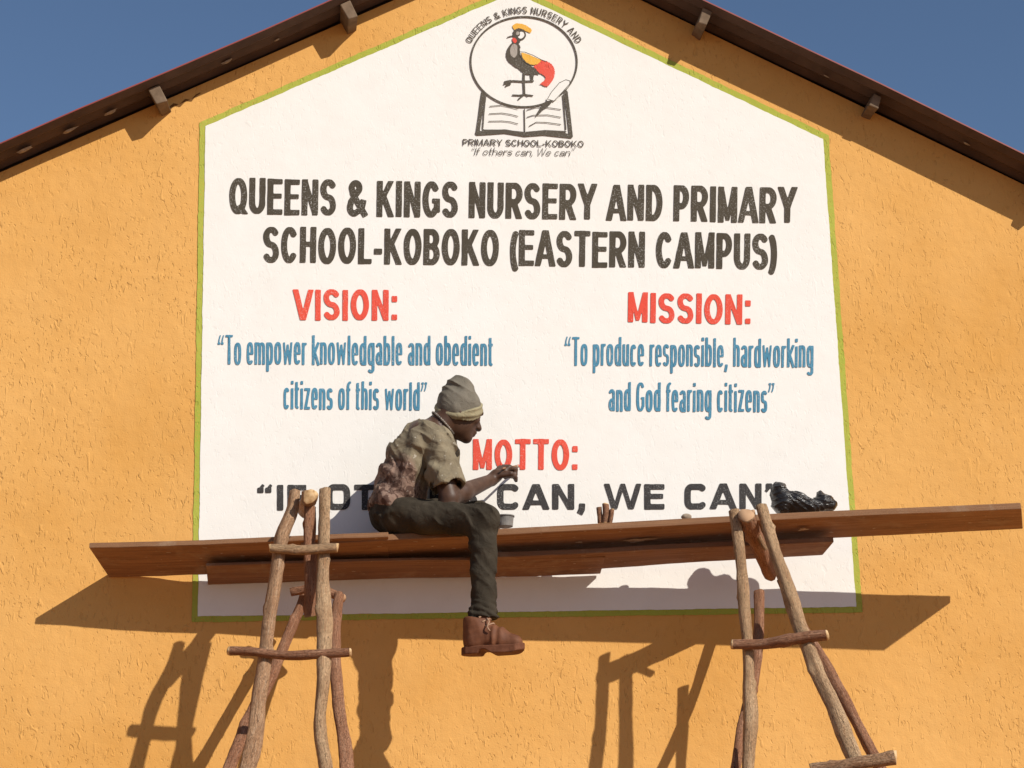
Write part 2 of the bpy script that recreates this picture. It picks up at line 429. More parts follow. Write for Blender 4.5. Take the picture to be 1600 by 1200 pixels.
# ------------------------------------------------------------------ painted sign
base = at(820, 960, 0)
sign = empty('painted_sign', (base[0], -.003, base[2]))
tag(sign, 'white five-sided sign painted on the orange gable with green edge and school name', 'sign')
corn = [(321, 197), (309, 963), (1338, 948), (1286, 217), (804, -12)]
def rough_poly(corners, off, seed, amp, step=7):
    rng = np.random.default_rng(seed); P = np.array(corners, float); c = P.mean(0); n = len(P)
    Q = []
    nr = []
    for i in range(n):
        e = P[(i+1) % n]-P[i]; e /= np.linalg.norm(e); k = np.array([-e[1], e[0]])
        if (P[i]-c)@k < 0: k = -k
        nr.append(k)
    O = []
    for i in range(n):                       # mitred corners
        a, b = nr[i-1], nr[i]; O.append(P[i]+off*(a+b)/(1+a@b))
    for i in range(n):
        a, b = O[i], O[(i+1) % n]; m = int(np.linalg.norm(b-a)/step)
        w1 = rnd_noise(rng, m, 4, 6)*amp+rng.normal(size=m)*amp*.35
        for j in range(m): Q.append(a+(b-a)*j/m+nr[i]*(w1[j] if j else 0))
    return np.array(Q)
B_ = rough_poly(corn, 9, 3, .6, 5); P_ = rough_poly(corn, 0, 7, .45, 5)
mesh('green_border', at_many(B_, .003), [tuple(range(len(B_)))], M['green'], sign)
mesh('white_panel', at_many(P_, .005), [tuple(range(len(P_)))], M['white'], sign)

# ---- brush lettering: glyphs are strokes of a flat pen
def arc(cx, cy, rx, ry, a0, a1, n=2.0, k=18):
    t = np.radians(np.linspace(a0, a1, k)); c, s = np.cos(t), np.sin(t)
    return np.c_[cx+rx*np.sign(c)*np.abs(c)**(2/n), cy+ry*np.sign(s)*np.abs(s)**(2/n)]
def cat(*a): return np.vstack([np.atleast_2d(np.asarray(x, float)) for x in a])
CAPW = dict(I=.16, E=.44, F=.41, L=.40, T=.46, H=.47, N=.48, M=.56, A=.53, V=.53, W=.76, K=.50, Y=.52, O=.52, Q=.52, C=.49, G=.51, U=.47, S=.46, P=.45, R=.49, D=.48, B=.47, X=.5)
LOWW = dict(a=.40, b=.42, c=.38, d=.42, e=.41, f=.26, g=.42, h=.41, i=.12, j=.2, k=.42, l=.12, m=.64, n=.41, o=.43, p=.42, q=.42, r=.28, s=.38, t=.27, u=.41, v=.4, w=.62, x=.4, y=.4, z=.37)
PUN = {'&': .54, '(': .2, ')': .2, '-': .24, ':': .14, ',': .13, '\u201c': .26, '\u201d': .26, '.': .13}
def glyph(ch, t, s, n=2.0, xh=.75, single=False):
    """-> width, [(points, closed?)]"""
    h = t/2
    if ch in CAPW:
        w = CAPW[ch]*s if ch != 'I' else t*1.02; L, Rr, B, T = h, w-h, h*.92, 1-h*.92; c = w/2; S_ = []
        full = lambda x: [(x, -.1), (x, 1.1)]
        if ch == 'I': S_ = [full(c)]
        elif ch == 'E': S_ = [full(L), [(L, T), (w, T)], [(L, .52), (w*.94, .52)], [(L, B), (w, B)]]
        elif ch == 'F': S_ = [full(L), [(L, T), (w, T)], [(L, .50), (w*.9, .50)]]
        elif ch == 'L': S_ = [full(L), [(L, B), (w, B)]]
        elif ch == 'T': S_ = [full(c), [(0, T), (w, T)]]
        elif ch == 'H': S_ = [full(L), full(Rr), [(L, .52), (Rr, .52)]]
        elif ch == 'N': S_ = [full(L), full(Rr), [(L-.02, 1.06), (Rr+.02, -.06)]]
        elif ch == 'M': S_ = [full(L), full(Rr), [(L, 1.08), (c, .06)], [(Rr, 1.08), (c, .06)]]
        elif ch == 'A': S_ = [[(h*.6-.05*w, -.1), (c, 1.02)], [(w-h*.6+.05*w, -.1), (c, 1.02)], [(w*.25, .27), (w*.75, .27)]]
        elif ch == 'V': S_ = [[(h*.6-.05*w, 1.1), (c, -.02)], [(w-h*.6+.05*w, 1.1), (c, -.02)]]
        elif ch == 'W': S_ = [[(h*.5-.03*w, 1.1), (w*.27, -.02)], [(w*.27, -.02), (c, 1.0)], [(c, 1.0), (w*.73, -.02)], [(w*.73, -.02), (w-h*.5+.03*w, 1.1)]]
        elif ch == 'K': S_ = [full(L), [(L, .33), (w-h*.9+.07*w, 1.1)], [(w*.40, .57), (w-h*.7+.06*w, -.1)]]
        elif ch == 'Y': S_ = [[(h*.6-.06*w, 1.1), (c, .42)], [(w-h*.6+.06*w, 1.1), (c, .42)], [(c, .46), (c, -.1)]]
        elif ch in 'OQ':
            S_ = [arc(c, .5, c-h, .5-h*.9, 0, 360, n, 49)]
            if ch == 'Q': S_.append([(w*.55, .25), (w*1.0, -.06)])
        elif ch == 'C': S_ = [arc(c, .5, c-h, .5-h*.9, 38, 322, n, 40)]
        elif ch == 'G': S_ = [cat(arc(c, .5, c-h, .5-h*.9, 38, 318, n, 40), (Rr, .22)), [(Rr, .14), (Rr, .47)], [(w, .46), (w*.55, .46)]]
        elif ch == 'U': S_ = [cat((L, 1.1), arc(c, .32, c-h, .32-h*.9, 180, 360, n, 24), (Rr, 1.1))]
        elif ch == 'S':
            S_ = [cat(arc(c, .735, c-h, .265-h*.9, 22, 180, n, 18), arc(c, .735, c-h, .235, 180, 250, n, 9)[1:], arc(c, .265, c-h, .235, 70, 0, n, 9), arc(c, .265, c-h, .265-h*.9, 0, -160, n, 18)[1:])]
        elif ch in 'PRB':
            y = {'P': .42, 'R': .46, 'B': .52}[ch]; ym = (T+y)/2; x = w*.5
            S_ = [full(L), cat((L, T), (x, T), arc(x, ym, Rr-x, (T-y)/2, 90, -90, n, 18), (L, y))]
            if ch == 'R': S_.append([(w*.48, .46), (w-h*.75+.03*w, -.1)])
            if ch == 'B':
                y2 = (y+B)/2; S_ = [full(L), cat((L, T), (x, T), arc(x, ym, Rr*.95-x, (T-y)/2, 90, -90, n, 18), (L, y)), cat((L, y), (x, y), arc(x, y2, Rr-x, (y-B)/2, 90, -90, n, 18), (L, B))]
        elif ch == 'D': x = w*.4; S_ = [full(L), cat((L, T), (x, T), arc(x, .5, Rr-x, T-.5, 90, -90, n, 26), (L, B))]
        THIN = {'N': {2: .80}, 'M': {2: .66, 3: .66}, 'W': {0: .85, 1: .7, 2: .7, 3: .85}, 'A': {2: .72}, 'E': {1: .86, 2: .80, 3: .86}, 'F': {1: .86, 2: .8}, 'T': {1: .86}, 'L': {1: .86}, 'H': {2: .82}, 'K': {1: .9, 2: .95}, 'G': {2: .8}, 'Q': {1: .8}}
        return w, [(np.asarray(a, float), THIN.get(ch, {}).get(i, True)) for i, a in enumerate(S_)], (0, 1)
    if ch in LOWW:
        w = LOWW[ch]*s if ch not in 'il' else t*1.05; L, Rr, B, T = h, w-h, h*.92, xh-h*.92; c = w/2; m = xh/2; S_ = []; nn = max(n, 2.2)
        st = lambda x, a, b: [(x, a), (x, b)]
        bowl = arc(c, m, c-h, m-h*.9, 0, 360, nn, 41)
        if ch == 'o': S_ = [bowl]
        elif ch == 'c': S_ = [arc(c, m, c-h, m-h*.9, 40, 320, nn, 32)]
        elif ch == 'e': S_ = [arc(c, m, c-h, m-h*.9, 0, 318, nn, 36), [(L, m*.98), (w, m*.98)]]
        elif ch == 'a': S_ = [cat(arc(c, xh*.68, c-h, xh*.32-h*.9, 155, 0, nn, 14), (Rr, 0)), arc(c, xh*.29, c-h, xh*.29-h*.9, 0, 360, 2.2, 30)]
        elif ch == 'b': S_ = [st(L, 0, 1.0), bowl]
        elif ch == 'd': S_ = [st(Rr, 0, 1.0), bowl]
        elif ch == 'p': S_ = [st(L, -.24, xh), bowl]
        elif ch == 'q': S_ = [st(Rr, -.24, xh), bowl]
        elif ch == 'g': S_ = [bowl, cat((Rr, xh), (Rr, -.1), arc(c, -.1, c-h, .13, 0, -150, nn, 14))]
        elif ch == 'h': S_ = [st(L, 0, 1.0), cat((L, xh*.6), arc(c, xh*.66, c-h, xh*.34-h*.9, 180, 0, nn, 16), (Rr, 0))]
        elif ch == 'n': S_ = [st(L, 0, xh), cat((L, xh*.6), arc(c, xh*.66, c-h, xh*.34-h*.9, 180, 0, nn, 16), (Rr, 0))]
        elif ch == 'm':
            q = (Rr-L)/4; S_ = [st(L, 0, xh), cat((L, xh*.6), arc(L+q, xh*.7, q, xh*.3-h*.9, 180, 0, nn, 14), (c, 0)), cat((c, xh*.6), arc(Rr-q, xh*.7, q, xh*.3-h*.9, 180, 0, nn, 14), (Rr, 0))]
        elif ch == 'u': S_ = [st(Rr, 0, xh), cat((L, xh), arc(c, xh*.34, c-h, xh*.34-h*.9, 180, 360, nn, 16), (Rr, xh))]
        elif ch == 'r': S_ = [st(L, 0, xh), arc(w*.95, xh*.62, w*.95-L, xh*.38-h*.9, 180, 88, nn, 12)]
        elif ch == 'i': S_ = [st(c, 0, xh*.98), st(c, .88, 1.0)]
        elif ch == 'l': S_ = [st(c, 0, 1.0)]
        elif ch == 'k': S_ = [st(L, 0, 1.0), [(L, xh*.38), (w*.95, xh*1.02)], [(w*.38, xh*.58), (w*.98, -.02)]]
        elif ch == 't': S_ = [cat((w*.4, .95), (w*.4, h*2), arc(w*.8, h*2.1, w*.4, h*1.2, 180, 262, 2, 8)), [(0, T), (w, T)]]
        elif ch == 'f': S_ = [cat((w*.4, 0), (w*.4, .8), arc(w*.85, .8, w*.45, .2-h*.9, 180, 80, 2, 10)), [(0, T), (w, T)]]
        elif ch == 's':
            a1, a2 = xh*.74, xh*.26
            S_ = [cat(arc(c, a1, c-h, xh*.26-h*.9, 22, 180, nn, 14), arc(c, a1, c-h, xh*.24, 180, 245, nn, 7)[1:], arc(c, a2, c-h, xh*.24, 65, 0, nn, 7), arc(c, a2, c-h, xh*.26-h*.9, 0, -160, nn, 14)[1:])]
        elif ch == 'z': S_ = [[(0, T), (w, T)], [(w-h, T), (h, B)], [(0, B), (w, B)]]
        elif ch == 'w': S_ = [[(h, xh), (w*.27, 0)], [(w*.27, 0), (c, xh*.9)], [(c, xh*.9), (w*.73, 0)], [(w*.73, 0), (w-h, xh)]]
        elif ch in 'vy': S_ = [[(h, xh), (c, 0)], [(w-h, xh), (c if ch == 'v' else c*.5, 0 if ch == 'v' else -.24)]]
        return w, [(np.asarray(a, float), .72 if (ch == 'e' and i == 1) or (ch == 'w') else True) for i, a in enumerate(S_)], (-.3, 1.03)
    w = PUN.get(ch, .2)*s; c = w/2; S_ = []
    if ch == '-': S_ = [[(0, .36), (w, .36)]]
    elif ch == ':': w = t*1.1; S_ = [[(w/2, .02), (w/2, t*1.1)], [(w/2, .70-t*.55), (w/2, .70+t*.55)]]
    elif ch == ',': w = t*1.1; S_ = [[(w*.55, t), (w*.5, -.02)], [(w*.55, .04), (w*.15, -.17)]]
    elif ch == '.': w = t*1.1; S_ = [[(w/2, 0), (w/2, t)]]
    elif ch == '(': S_ = [arc(w*1.6, .42, w*1.6-h, .66, 128, 232, 2, 20)]
    elif ch == ')': S_ = [arc(-w*.6, .42, w*1.6-h, .66, 52, -52, 2, 20)]
    elif ch in '\u201c\u201d':
        g = t*.8; q = max(w/2, t*1.25); w = 2*q
        for x in (q*.42, q*1.42):
            if ch == '\u201c': S_ += [[(x, .68), (x, .68+g*1.05)], [(x-g*.12, .72), (x+g*.05, .86), (x+g*.62, 1.0)]]
            else: S_ += [[(x, 1.0), (x, 1.0-g*1.05)], [(x+g*.12, .96), (x-g*.05, .82), (x-g*.62, .68)]]
        return w, [(np.asarray(a, float), True if i % 2 == 0 else .5) for i, a in enumerate(S_)], (-.3, 1.03)
    elif ch == '&':
        S_ = [cat((w*1.02, .0), (w*.30, .62), arc(w*.45, .79, w*.21, .21-h*.9, 215, -50, 2, 20), (w*.22, .42), arc(w*.38, .24, w*.38-h, .24-h*.9, 150, 300, 2, 16), (w*.80, .22), (w*.90, .46))]
    return w, [(np.asarray(a, float), True) for a in S_], (-.3, 1.03) if ch != '(' and ch != ')' else (-.3, 1.1)
def stroke_sdf(X, Y, strokes, h, round_end=False):
    D = np.full(X.shape, 1e3); P = np.stack([X, Y], -1)
    for pts, wf in strokes:
        n = len(pts)-1
        hw = h if wf is True else h*wf
        for i in range(n):
            a, b = pts[i], pts[i+1]; ba = b-a; L2 = ba@ba
            if L2 < 1e-12: continue
            t = ((P-a)@ba)/L2; tc = np.clip(t, 0, 1)
            d = np.linalg.norm(P-a-tc[..., None]*ba, axis=-1)-hw
            if not round_end:
                L = math.sqrt(L2); closed = np.linalg.norm(pts[0]-pts[-1]) < 1e-6
                if i == 0 and not closed: d = np.maximum(d, -t*L)
                if i == n-1 and not closed: d = np.maximum(d, (t-1)*L)
            D = np.minimum(D, d)
    return D
def march(D, gx, gy):
    """marching squares fill; returns vertices (x,y) and faces"""
    V = []; F = []; key = {}
    ny, nx = D.shape; neg = D < 0
    def vert(k, p):
        if k not in key: key[k] = len(V); V.append(p)
        return key[k]
    def corner(j, i): return vert(('c', j, i), (gx[i], gy[j]))
    def edge(j, i, j2, i2):
        a, b = D[j, i], D[j2, i2]; t = a/(a-b)
        return vert(('e', j, i, j2, i2), (gx[i]+(gx[i2]-gx[i])*t, gy[j]+(gy[j2]-gy[j])*t))
    full = neg[:-1, :-1] & neg[1:, :-1] & neg[:-1, 1:] & neg[1:, 1:]
    anyc = neg[:-1, :-1] | neg[1:, :-1] | neg[:-1, 1:] | neg[1:, 1:]
    for j in range(ny-1):
        i = 0
        while i < nx-1:
            if full[j, i]:
                k = i
                while k+1 < nx-1 and full[j, k+1]: k += 1
                F.append((corner(j, i), corner(j, k+1), corner(j+1, k+1), corner(j+1, i))); i = k+1; continue
            if anyc[j, i]:
                cs = [(j, i), (j, i+1), (j+1, i+1), (j+1, i)]; poly = []
                for a in range(4):
                    p, q = cs[a], cs[(a+1) % 4]
                    if neg[p]: poly.append(corner(*p))
                    if neg[p] != neg[q]:
                        s_ = (*p, *q) if p < q else (*q, *p); poly.append(edge(*s_))
                if len(poly) > 2: F.append(tuple(poly))
            i += 1
    return V, F
def letter_noise(X, Y, rng, amp):
    o = 0
    for k in range(5):
        a = rng.random()*6.28; f = (5+14*rng.random()); o = o+np.sin((X*math.cos(a)+Y*math.sin(a))*f+rng.random()*6.28)
    return o/3*amp
def layout(text, t, s, gap, space, **kw):
    x = 0; out = []
    for ch in text:
        if ch == ' ': x += space; continue
        w_, st, clip = glyph(ch, t, s, **kw); out.append((x, w_, st, clip)); x += w_+gap
    return out, x-gap
def fit(text, t, width, gap, space, **kw):
    lo, hi = .2, 4
    for _ in range(30):
        m = (lo+hi)/2
        if layout(text, t, m, gap, space, **kw)[1] > width: hi = m
        else: lo = m
    return layout(text, t, m, gap, space, **kw)[0]
def painted(name, text, a, b, cap, t, mat, gap=.09, space=.26, lift=.0075, seed=1, amp=.0035, shear=0, rnd=False, warp=None, label=None, parent=None, cell=None, **kw):
    """text along the baseline a->b (pixels of the sign survey), cap height in the same unit; becomes one mesh on the wall"""
    a = np.array(a, float); b = np.array(b, float); L = np.linalg.norm(b-a); e = (b-a)/L; nrm = np.array([e[1], -e[0]])
    rng = np.random.default_rng(seed); AV = []; AF = []
    for x, w_, st, clip in fit(text, t, L/cap, gap, space, **kw):
        cs = cell or t/6.5; pad = t*1.2
        gx = np.arange(-pad, w_+pad, cs); gy = np.arange(clip[0]-.12, clip[1]+.12, cs)
        X, Y = np.meshgrid(gx, gy); D = stroke_sdf(X, Y, st, t/2, rnd)
        D = np.maximum(D, np.maximum(Y-clip[1], clip[0]-Y))+letter_noise(X, Y, rng, amp)
        v, f = march(D, gx, gy)
        if not v: continue
        v = np.array(v); dy = rng.normal()*.008
        X_ = (v[:, 0]+x+shear*v[:, 1])*cap; Y_ = (v[:, 1]+dy)*cap
        pxy = warp(X_, Y_, L) if warp else a+np.outer(X_, e)+np.outer(Y_, nrm)
        AF += [tuple(i+len(AV) for i in q) for q in f]; AV += list(pxy)
    o = mesh(name, at_many(AV, lift), AF, mat, parent or sign)
    if label: o['label'] = label
    return o
painted('lettering', 'QUEENS & KINGS NURSERY AND PRIMARY', (358, 334), (1244, 349), 56, .165, M['ink'], .058, .25, seed=1, label='dark heading line QUEENS & KINGS NURSERY AND PRIMARY')
painted('lettering', 'SCHOOL-KOBOKO (EASTERN CAMPUS)', (411, 410), (1214, 421), 56, .165, M['ink'], .058, .25, seed=2, label='dark heading line SCHOOL-KOBOKO (EASTERN CAMPUS)')
painted('lettering', 'VISION:', (459, 500), (621, 501), 48, .18, M['red'], .088, .3, seed=3, label='red heading VISION:')
painted('lettering', 'MISSION:', (981, 504), (1173, 507), 47, .18, M['red'], .088, .3, seed=4, label='red heading MISSION:')
painted('lettering', '\u201cTo empower knowledgable and obedient', (340, 569), (770, 571), 46, .089, M['blue'], .044, .145, seed=5, n=2.8, label='blue line To empower knowledgable and obedient')
painted('lettering', 'citizens of this world\u201d', (443, 639), (668, 641), 44, .091, M['blue'], .048, .15, seed=6, n=2.8, label='blue line citizens of this world')
painted('lettering', '\u201cTo produce responsible, hardworking', (882, 571), (1271, 574), 45, .089, M['blue'], .044, .145, seed=7, n=2.8, label='blue line To produce responsible, hardworking')
painted('lettering', 'and God fearing citizens\u201d', (951, 642), (1211, 644), 45, .091, M['blue'], .046, .15, seed=8, n=2.8, label='blue line and God fearing citizens')
painted('lettering', 'MOTTO:', (739, 734), (903, 735), 48, .18, M['red'], .088, .3, seed=9, label='red heading MOTTO:')
painted('lettering', '\u201cIF OTHERS CAN, WE CAN\u201d', (402, 797), (1221, 795), 40, .245, M['ink_motto'], .16, .62, seed=10, n=4.0, label='black motto line IF OTHERS CAN, WE CAN')

# ---- emblem: ring, crowned crane, open book, pen, small writing
emb = empty('emblem', at(819, 240, .007)); emb.parent = sign; emb.matrix_parent_inverse = sign.matrix_basis.inverted()
emb['label'] = 'round emblem of a crowned crane above an open book'
bpy.context.view_layer.update()
def epart(o):
    return o
def q(x, y): return (640+x*.225, y*.225)      # survey of the emblem
def strokes_part(name, lines, width, mat, lift=.0085, amp=.12, rnd=True, seed=0, cell=None):
    """brush lines, pixel units; widths may vary per line"""
    rng = np.random.default_rng(seed); AV = []; AF = []
    allp = np.vstack([np.asarray(l, float) for l in lines]); w0 = width if np.isscalar(width) else max(width)
    cs = cell or max(.35, w0/4)
    gx = np.arange(allp[:, 0].min()-w0*2, allp[:, 0].max()+w0*2, cs); gy = np.arange(allp[:, 1].min()-w0*2, allp[:, 1].max()+w0*2, cs)
    X, Y = np.meshgrid(gx, gy); D = np.full(X.shape, 1e3)
    for i, l in enumerate(lines):
        wd = width if np.isscalar(width) else width[i]
        D = np.minimum(D, stroke_sdf(X, Y, [(np.asarray(l, float), True)], wd/2, rnd))
    D = D+letter_noise(X/6, Y/6, rng, amp*.6)
    v, f = march(D, gx, gy)
    return mesh(name, at_many(v, lift), f, mat, emb)
def fill_part(name, pts, mat, lift=.0085, n=80, seed=0, amp=.25):
    rng = np.random.default_rng(seed)
    P = np.array([q(*p) for p in pts]); m_ = len(P); P = np.vstack([P[-2:], P, P[:3]]); Q = spline(np.c_[P, np.zeros(len(P))], int(n*(m_+4)/m_)); dd = np.r_[0, np.cumsum(np.linalg.norm(np.diff(P, axis=0), axis=1))]; tt = np.linspace(0, dd[-1], len(Q)); Q = Q[(tt >= dd[2]) & (tt < dd[m_+2]-1e-9), :2]; n = len(Q)+1; Q = Q+rng.normal(size=(n-1, 2))*amp
    return mesh(name, at_many(Q, lift), [tuple(range(len(Q)))], mat, emb)
RC = (818.5, 96.5)
strokes_part('ring', [arc(RC[0], RC[1], 83, 70.5, 0, 360, 2, 90)], 2.6, M['ink_small'], .0095, seed=2)
# crane
body = [(725, 285), (752, 300), (768, 320), (766, 355), (775, 400), (800, 430), (850, 462), (885, 495), (900, 515), (850, 515), (825, 520), (790, 505), (760, 480), (715, 450), (680, 415), (670, 370), (685, 330), (708, 300)]
fill_part('crane_body', body, M['ink_small'], .0090, 110, 1)
fill_part('crane_neck_patch', [(722, 305), (745, 315), (748, 345), (742, 385), (728, 400), (708, 390), (698, 360), (704, 325)], M['emb_grey'], .0098, 50, 2, .15)
fill_part('crane_head', [(722, 215), (760, 200), (795, 210), (808, 240), (798, 268), (775, 280), (762, 300), (735, 290), (722, 262), (716, 240)], M['ink_small'], .0090, 60, 3)
fill_part('crane_cheek', [(768, 222), (790, 224), (797, 243), (786, 262), (766, 268), (754, 256), (766, 245)], M['white'], .0098, 40, 4, .1)
fill_part('crane_eye_ring', [(740, 225), (752, 218), (763, 228), (756, 242), (742, 242)], M['emb_grey'], .0098, 30, 14, .1)
strokes_part('crane_beak', [[q(728, 248), q(700, 252), q(680, 259)]], 1.6, M['ink_small'], .0092, seed=5)
fill_part('crane_wattle', [(716, 262), (735, 266), (745, 285), (732, 300), (718, 288)], M['emb_red'], .0099, 40, 6, .15)
fill_part('crane_crown', [(714, 182), (730, 166), (770, 164), (815, 180), (848, 215), (840, 226), (812, 218), (790, 205), (757, 196), (728, 205)], M['emb_gold'], .0086, 70, 7, .3)
fill_part('crane_wing', [(778, 368), (820, 375), (870, 398), (912, 420), (885, 445), (850, 450), (812, 432), (788, 405)], M['emb_gold'], .0098, 70, 8, .25)
strokes_part('crane_wing_line', [[q(764, 360), q(800, 362), q(860, 385), q(915, 415), q(950, 428)], [q(762, 375), q(785, 415), q(815, 440), q(855, 458)]], [1.0, 1.2], M['ink_small'], .0104, seed=9)
fill_part('crane_tail', [(912, 418), (950, 425), (990, 450), (1008, 490), (1006, 530), (985, 570), (950, 600), (925, 590), (905, 585), (932, 565), (945, 535), (915, 515), (885, 490), (862, 458), (885, 445)], M['emb_red'], .0096, 110, 10, .35)
strokes_part('crane_legs', [[q(795, 505), q(792, 560), q(797, 655)], [q(860, 515), q(848, 555), q(858, 563), q(790, 566), q(720, 562), q(690, 566)], [q(715, 660), q(760, 662), q(797, 657), q(855, 664)], [q(795, 657), q(755, 690)], [q(800, 655), q(820, 668)], [q(690, 566), q(655, 585)], [q(690, 566), q(668, 600)], [q(695, 566), q(700, 585), q(680, 592)], [q(845, 515), q(850, 545)], [q(700, 560), q(660, 568)]], [3.6, 2.8, 2.2, 2.2, 1.8, 2.2, 2.2, 2.0, 4.5, 2.4], M['ink_small'], .0091, seed=11)
# book
strokes_part('book_cover', [[q(512, 640), q(502, 700), q(490, 800), q(472, 925)], [q(470, 925), q(560, 920), q(660, 912), q(800, 935), q(930, 925), q(1120, 945)], [q(1085, 640), q(1100, 760), q(1120, 940)], [q(530, 650), q(518, 760), q(508, 890)], [q(1065, 660), q(1075, 780), q(1085, 900)], [q(508, 905), q(640, 905), q(790, 920)], [q(810, 920), q(940, 908), q(1085, 915)]], [6, 6.5, 6, 2.2, 2.2, 2.5, 2.5], M['ink_small'], .0090, seed=12)
strokes_part('book_spine', [[q(797, 760), q(800, 915)]], 1.8, M['ink_small'], .0091, seed=13)
bl = []
for k, yy in enumerate((738, 790, 842)):
    bl.append([q(558+k*-4, yy), q(640, yy-8+k*3), q(700, yy+4), q(752, yy+18)])
    bl.append([q(815+k*8, yy+26+k*4), q(880, yy+6), q(950, yy+8), q(1050, yy+22)] if k != 1 else [q(815, yy+24), q(860, yy+10), q(960, yy+8), q(1050, yy+24)])
strokes_part('book_line', bl, 1.15, M['ink_small'], .0091, seed=15)
# pen
fill_part('pen_nib', [(875, 812), (905, 752), (940, 708), (958, 700), (992, 700), (975, 725), (925, 765)], M['ink_small'], .0104, 50, 16, .15)
fill_part('pen_shaft', [(950, 698), (985, 640), (1040, 575), (1085, 552), (1115, 560), (1112, 582), (1060, 640), (1000, 702)], M['white'], .0100, 60, 17, .1)
strokes_part('pen_outline', [[q(950, 700), q(985, 640), q(1040, 575), q(1085, 553), q(1114, 562), q(1112, 582), q(1060, 640), q(1000, 704)], [q(965, 690), q(1000, 700)]], .9, M['ink_small'], .0108, seed=18)
# writing round the ring and below the book
def ring_warp(X, Y, L):
    rx, ry = 88.5, 75.5
    th = np.linspace(R(165), R(15), 400); pts = np.c_[RC[0]+rx*np.cos(th), RC[1]-ry*np.sin(th)]
    s = np.r_[0, np.cumsum(np.linalg.norm(np.diff(pts, axis=0), axis=1))]
    th0 = np.interp((X/L)*(s_end-s_beg)+s_beg, s, th)
    nx_, ny_ = np.cos(th0)/rx, np.sin(th0)/ry; l = np.hypot(nx_, ny_)
    return np.c_[RC[0]+rx*np.cos(th0)+nx_/l*Y, RC[1]-ry*np.sin(th0)-ny_/l*Y]
_th = np.linspace(R(165), R(15), 400); _p = np.c_[88.5*np.cos(_th), 75.5*np.sin(_th)]; _s = np.r_[0, np.cumsum(np.linalg.norm(np.diff(_p, axis=0), axis=1))]
s_beg, s_end = _s[np.argmin(abs(_th-R(158)))], _s[np.argmin(abs(_th-R(22)))]
painted('ring_lettering', 'QUEENS & KINGS NURSERY AND', (0, 0), (s_end-s_beg, 0), 10.5, .15, M['ink_small'], .15, .42, .0095, 21, .01, warp=ring_warp, parent=emb)
painted('emblem_lettering', 'PRIMARY SCHOOL-KOBOKO', (723, 227), (912, 230), 10, .16, M['ink_small'], .14, .4, .0095, 22, .01, parent=emb)
painted('emblem_motto', '\u201cIf others can, We can\u201d', (735, 242), (896, 243.5), 11.5, .085, M['ink_small'], .12, .42, .0095, 23, .006, shear=.25, parent=emb, xh=.62, rnd=True)
# ------------------------------------------------------------------ planks
def plank(name, fl, fr, bl_, br, thick, mat, label, seed, lift=0.0):
    """fl/fr/bl/br: lower corners (front left, front right, back left, back right) in metres"""
    rng = np.random.default_rng(seed); n = 60; m = 6
    fl, fr, bl_, br = [np.asarray(v, float)+np.array([0, 0, lift]) for v in (fl, fr, bl_, br)]
    nr = np.cross(fr-fl, bl_-fl); nr /= np.linalg.norm(nr); nr = nr if nr[2] > 0 else -nr
    e1 = rnd_noise(rng, n+1, 4, 2)*.003; e2 = rnd_noise(rng, n+1, 4, 2)*.004; sag = rnd_noise(rng, n+1, 2, .8)*.004
    L = np.linalg.norm(fr-fl); W = np.linalg.norm(bl_-fl)
    V = []; F = []; uv = []
    for i in range(n+1):
        a = fl+(fr-fl)*i/n; b = bl_+(br-bl_)*i/n; d = (b-a)/np.linalg.norm(b-a)
        a = a+d*e1[i]; b = b+d*e2[i]
        ring = [a+(b-a)*k/m for k in range(m+1)]
        for k in range(m+1): V.append(ring[k]+nr*(sag[i])); uv.append((i/n*L, k/m*W))
        for k in range(m, -1, -1): V.append(ring[k]+nr*(sag[i]+thick*(1+.05*e1[i]/.003))); uv.append((i/n*L+3, k/m*W+.5))
    rw = 2*(m+1)
    for i in range(n):
        for k in range(rw):
            F.append((i*rw+k, i*rw+(k+1) % rw, (i+1)*rw+(k+1) % rw, (i+1)*rw+k))
    F += [tuple(range(rw)), tuple(n*rw+k for k in range(rw-1, -1, -1))]
    o = mesh(name, V, F, mat, None, False, None, uv); recalc(o)
    bv = o.modifiers.new('bevel', 'BEVEL'); bv.width = .003; bv.segments = 2; bv.limit_method = 'ANGLE'; bv.angle_limit = R(50)
    tag(o, label, 'plank', 'scaffold planks'); return o
plank('scaffold_plank', at(139, 857, .275), at(607, 839, .37), at(170, 903, .012), at(607, 886, .11), .021, M['plank'], 'plank at the left end of the scaffold, overhanging past the sign onto the orange wall', 1)
plank('scaffold_plank', at(470, 851, .325), at(1596, 794, .525), at(490, 888, .085), at(1598, 825, .28), .026, M['plank'], 'long right plank carrying the black bag, its end near the right photo edge', 2)
plank('scaffold_plank', at(738, 870, .275), at(1303, 846, .345), at(740, 899, .065), at(1286, 866, .155), .021, M['plank_grey'], 'shorter weathered plank at the back right, its slanted end beside the bag trestle', 3, -.004)
plank('scaffold_plank', at(322, 877, .22), at(945, 864, .255), at(325, 907, .004), at(938, 890, .02), .012, M['plank_grey'], 'weathered plank at the back left touching the white wall behind the painter', 4, -.016)

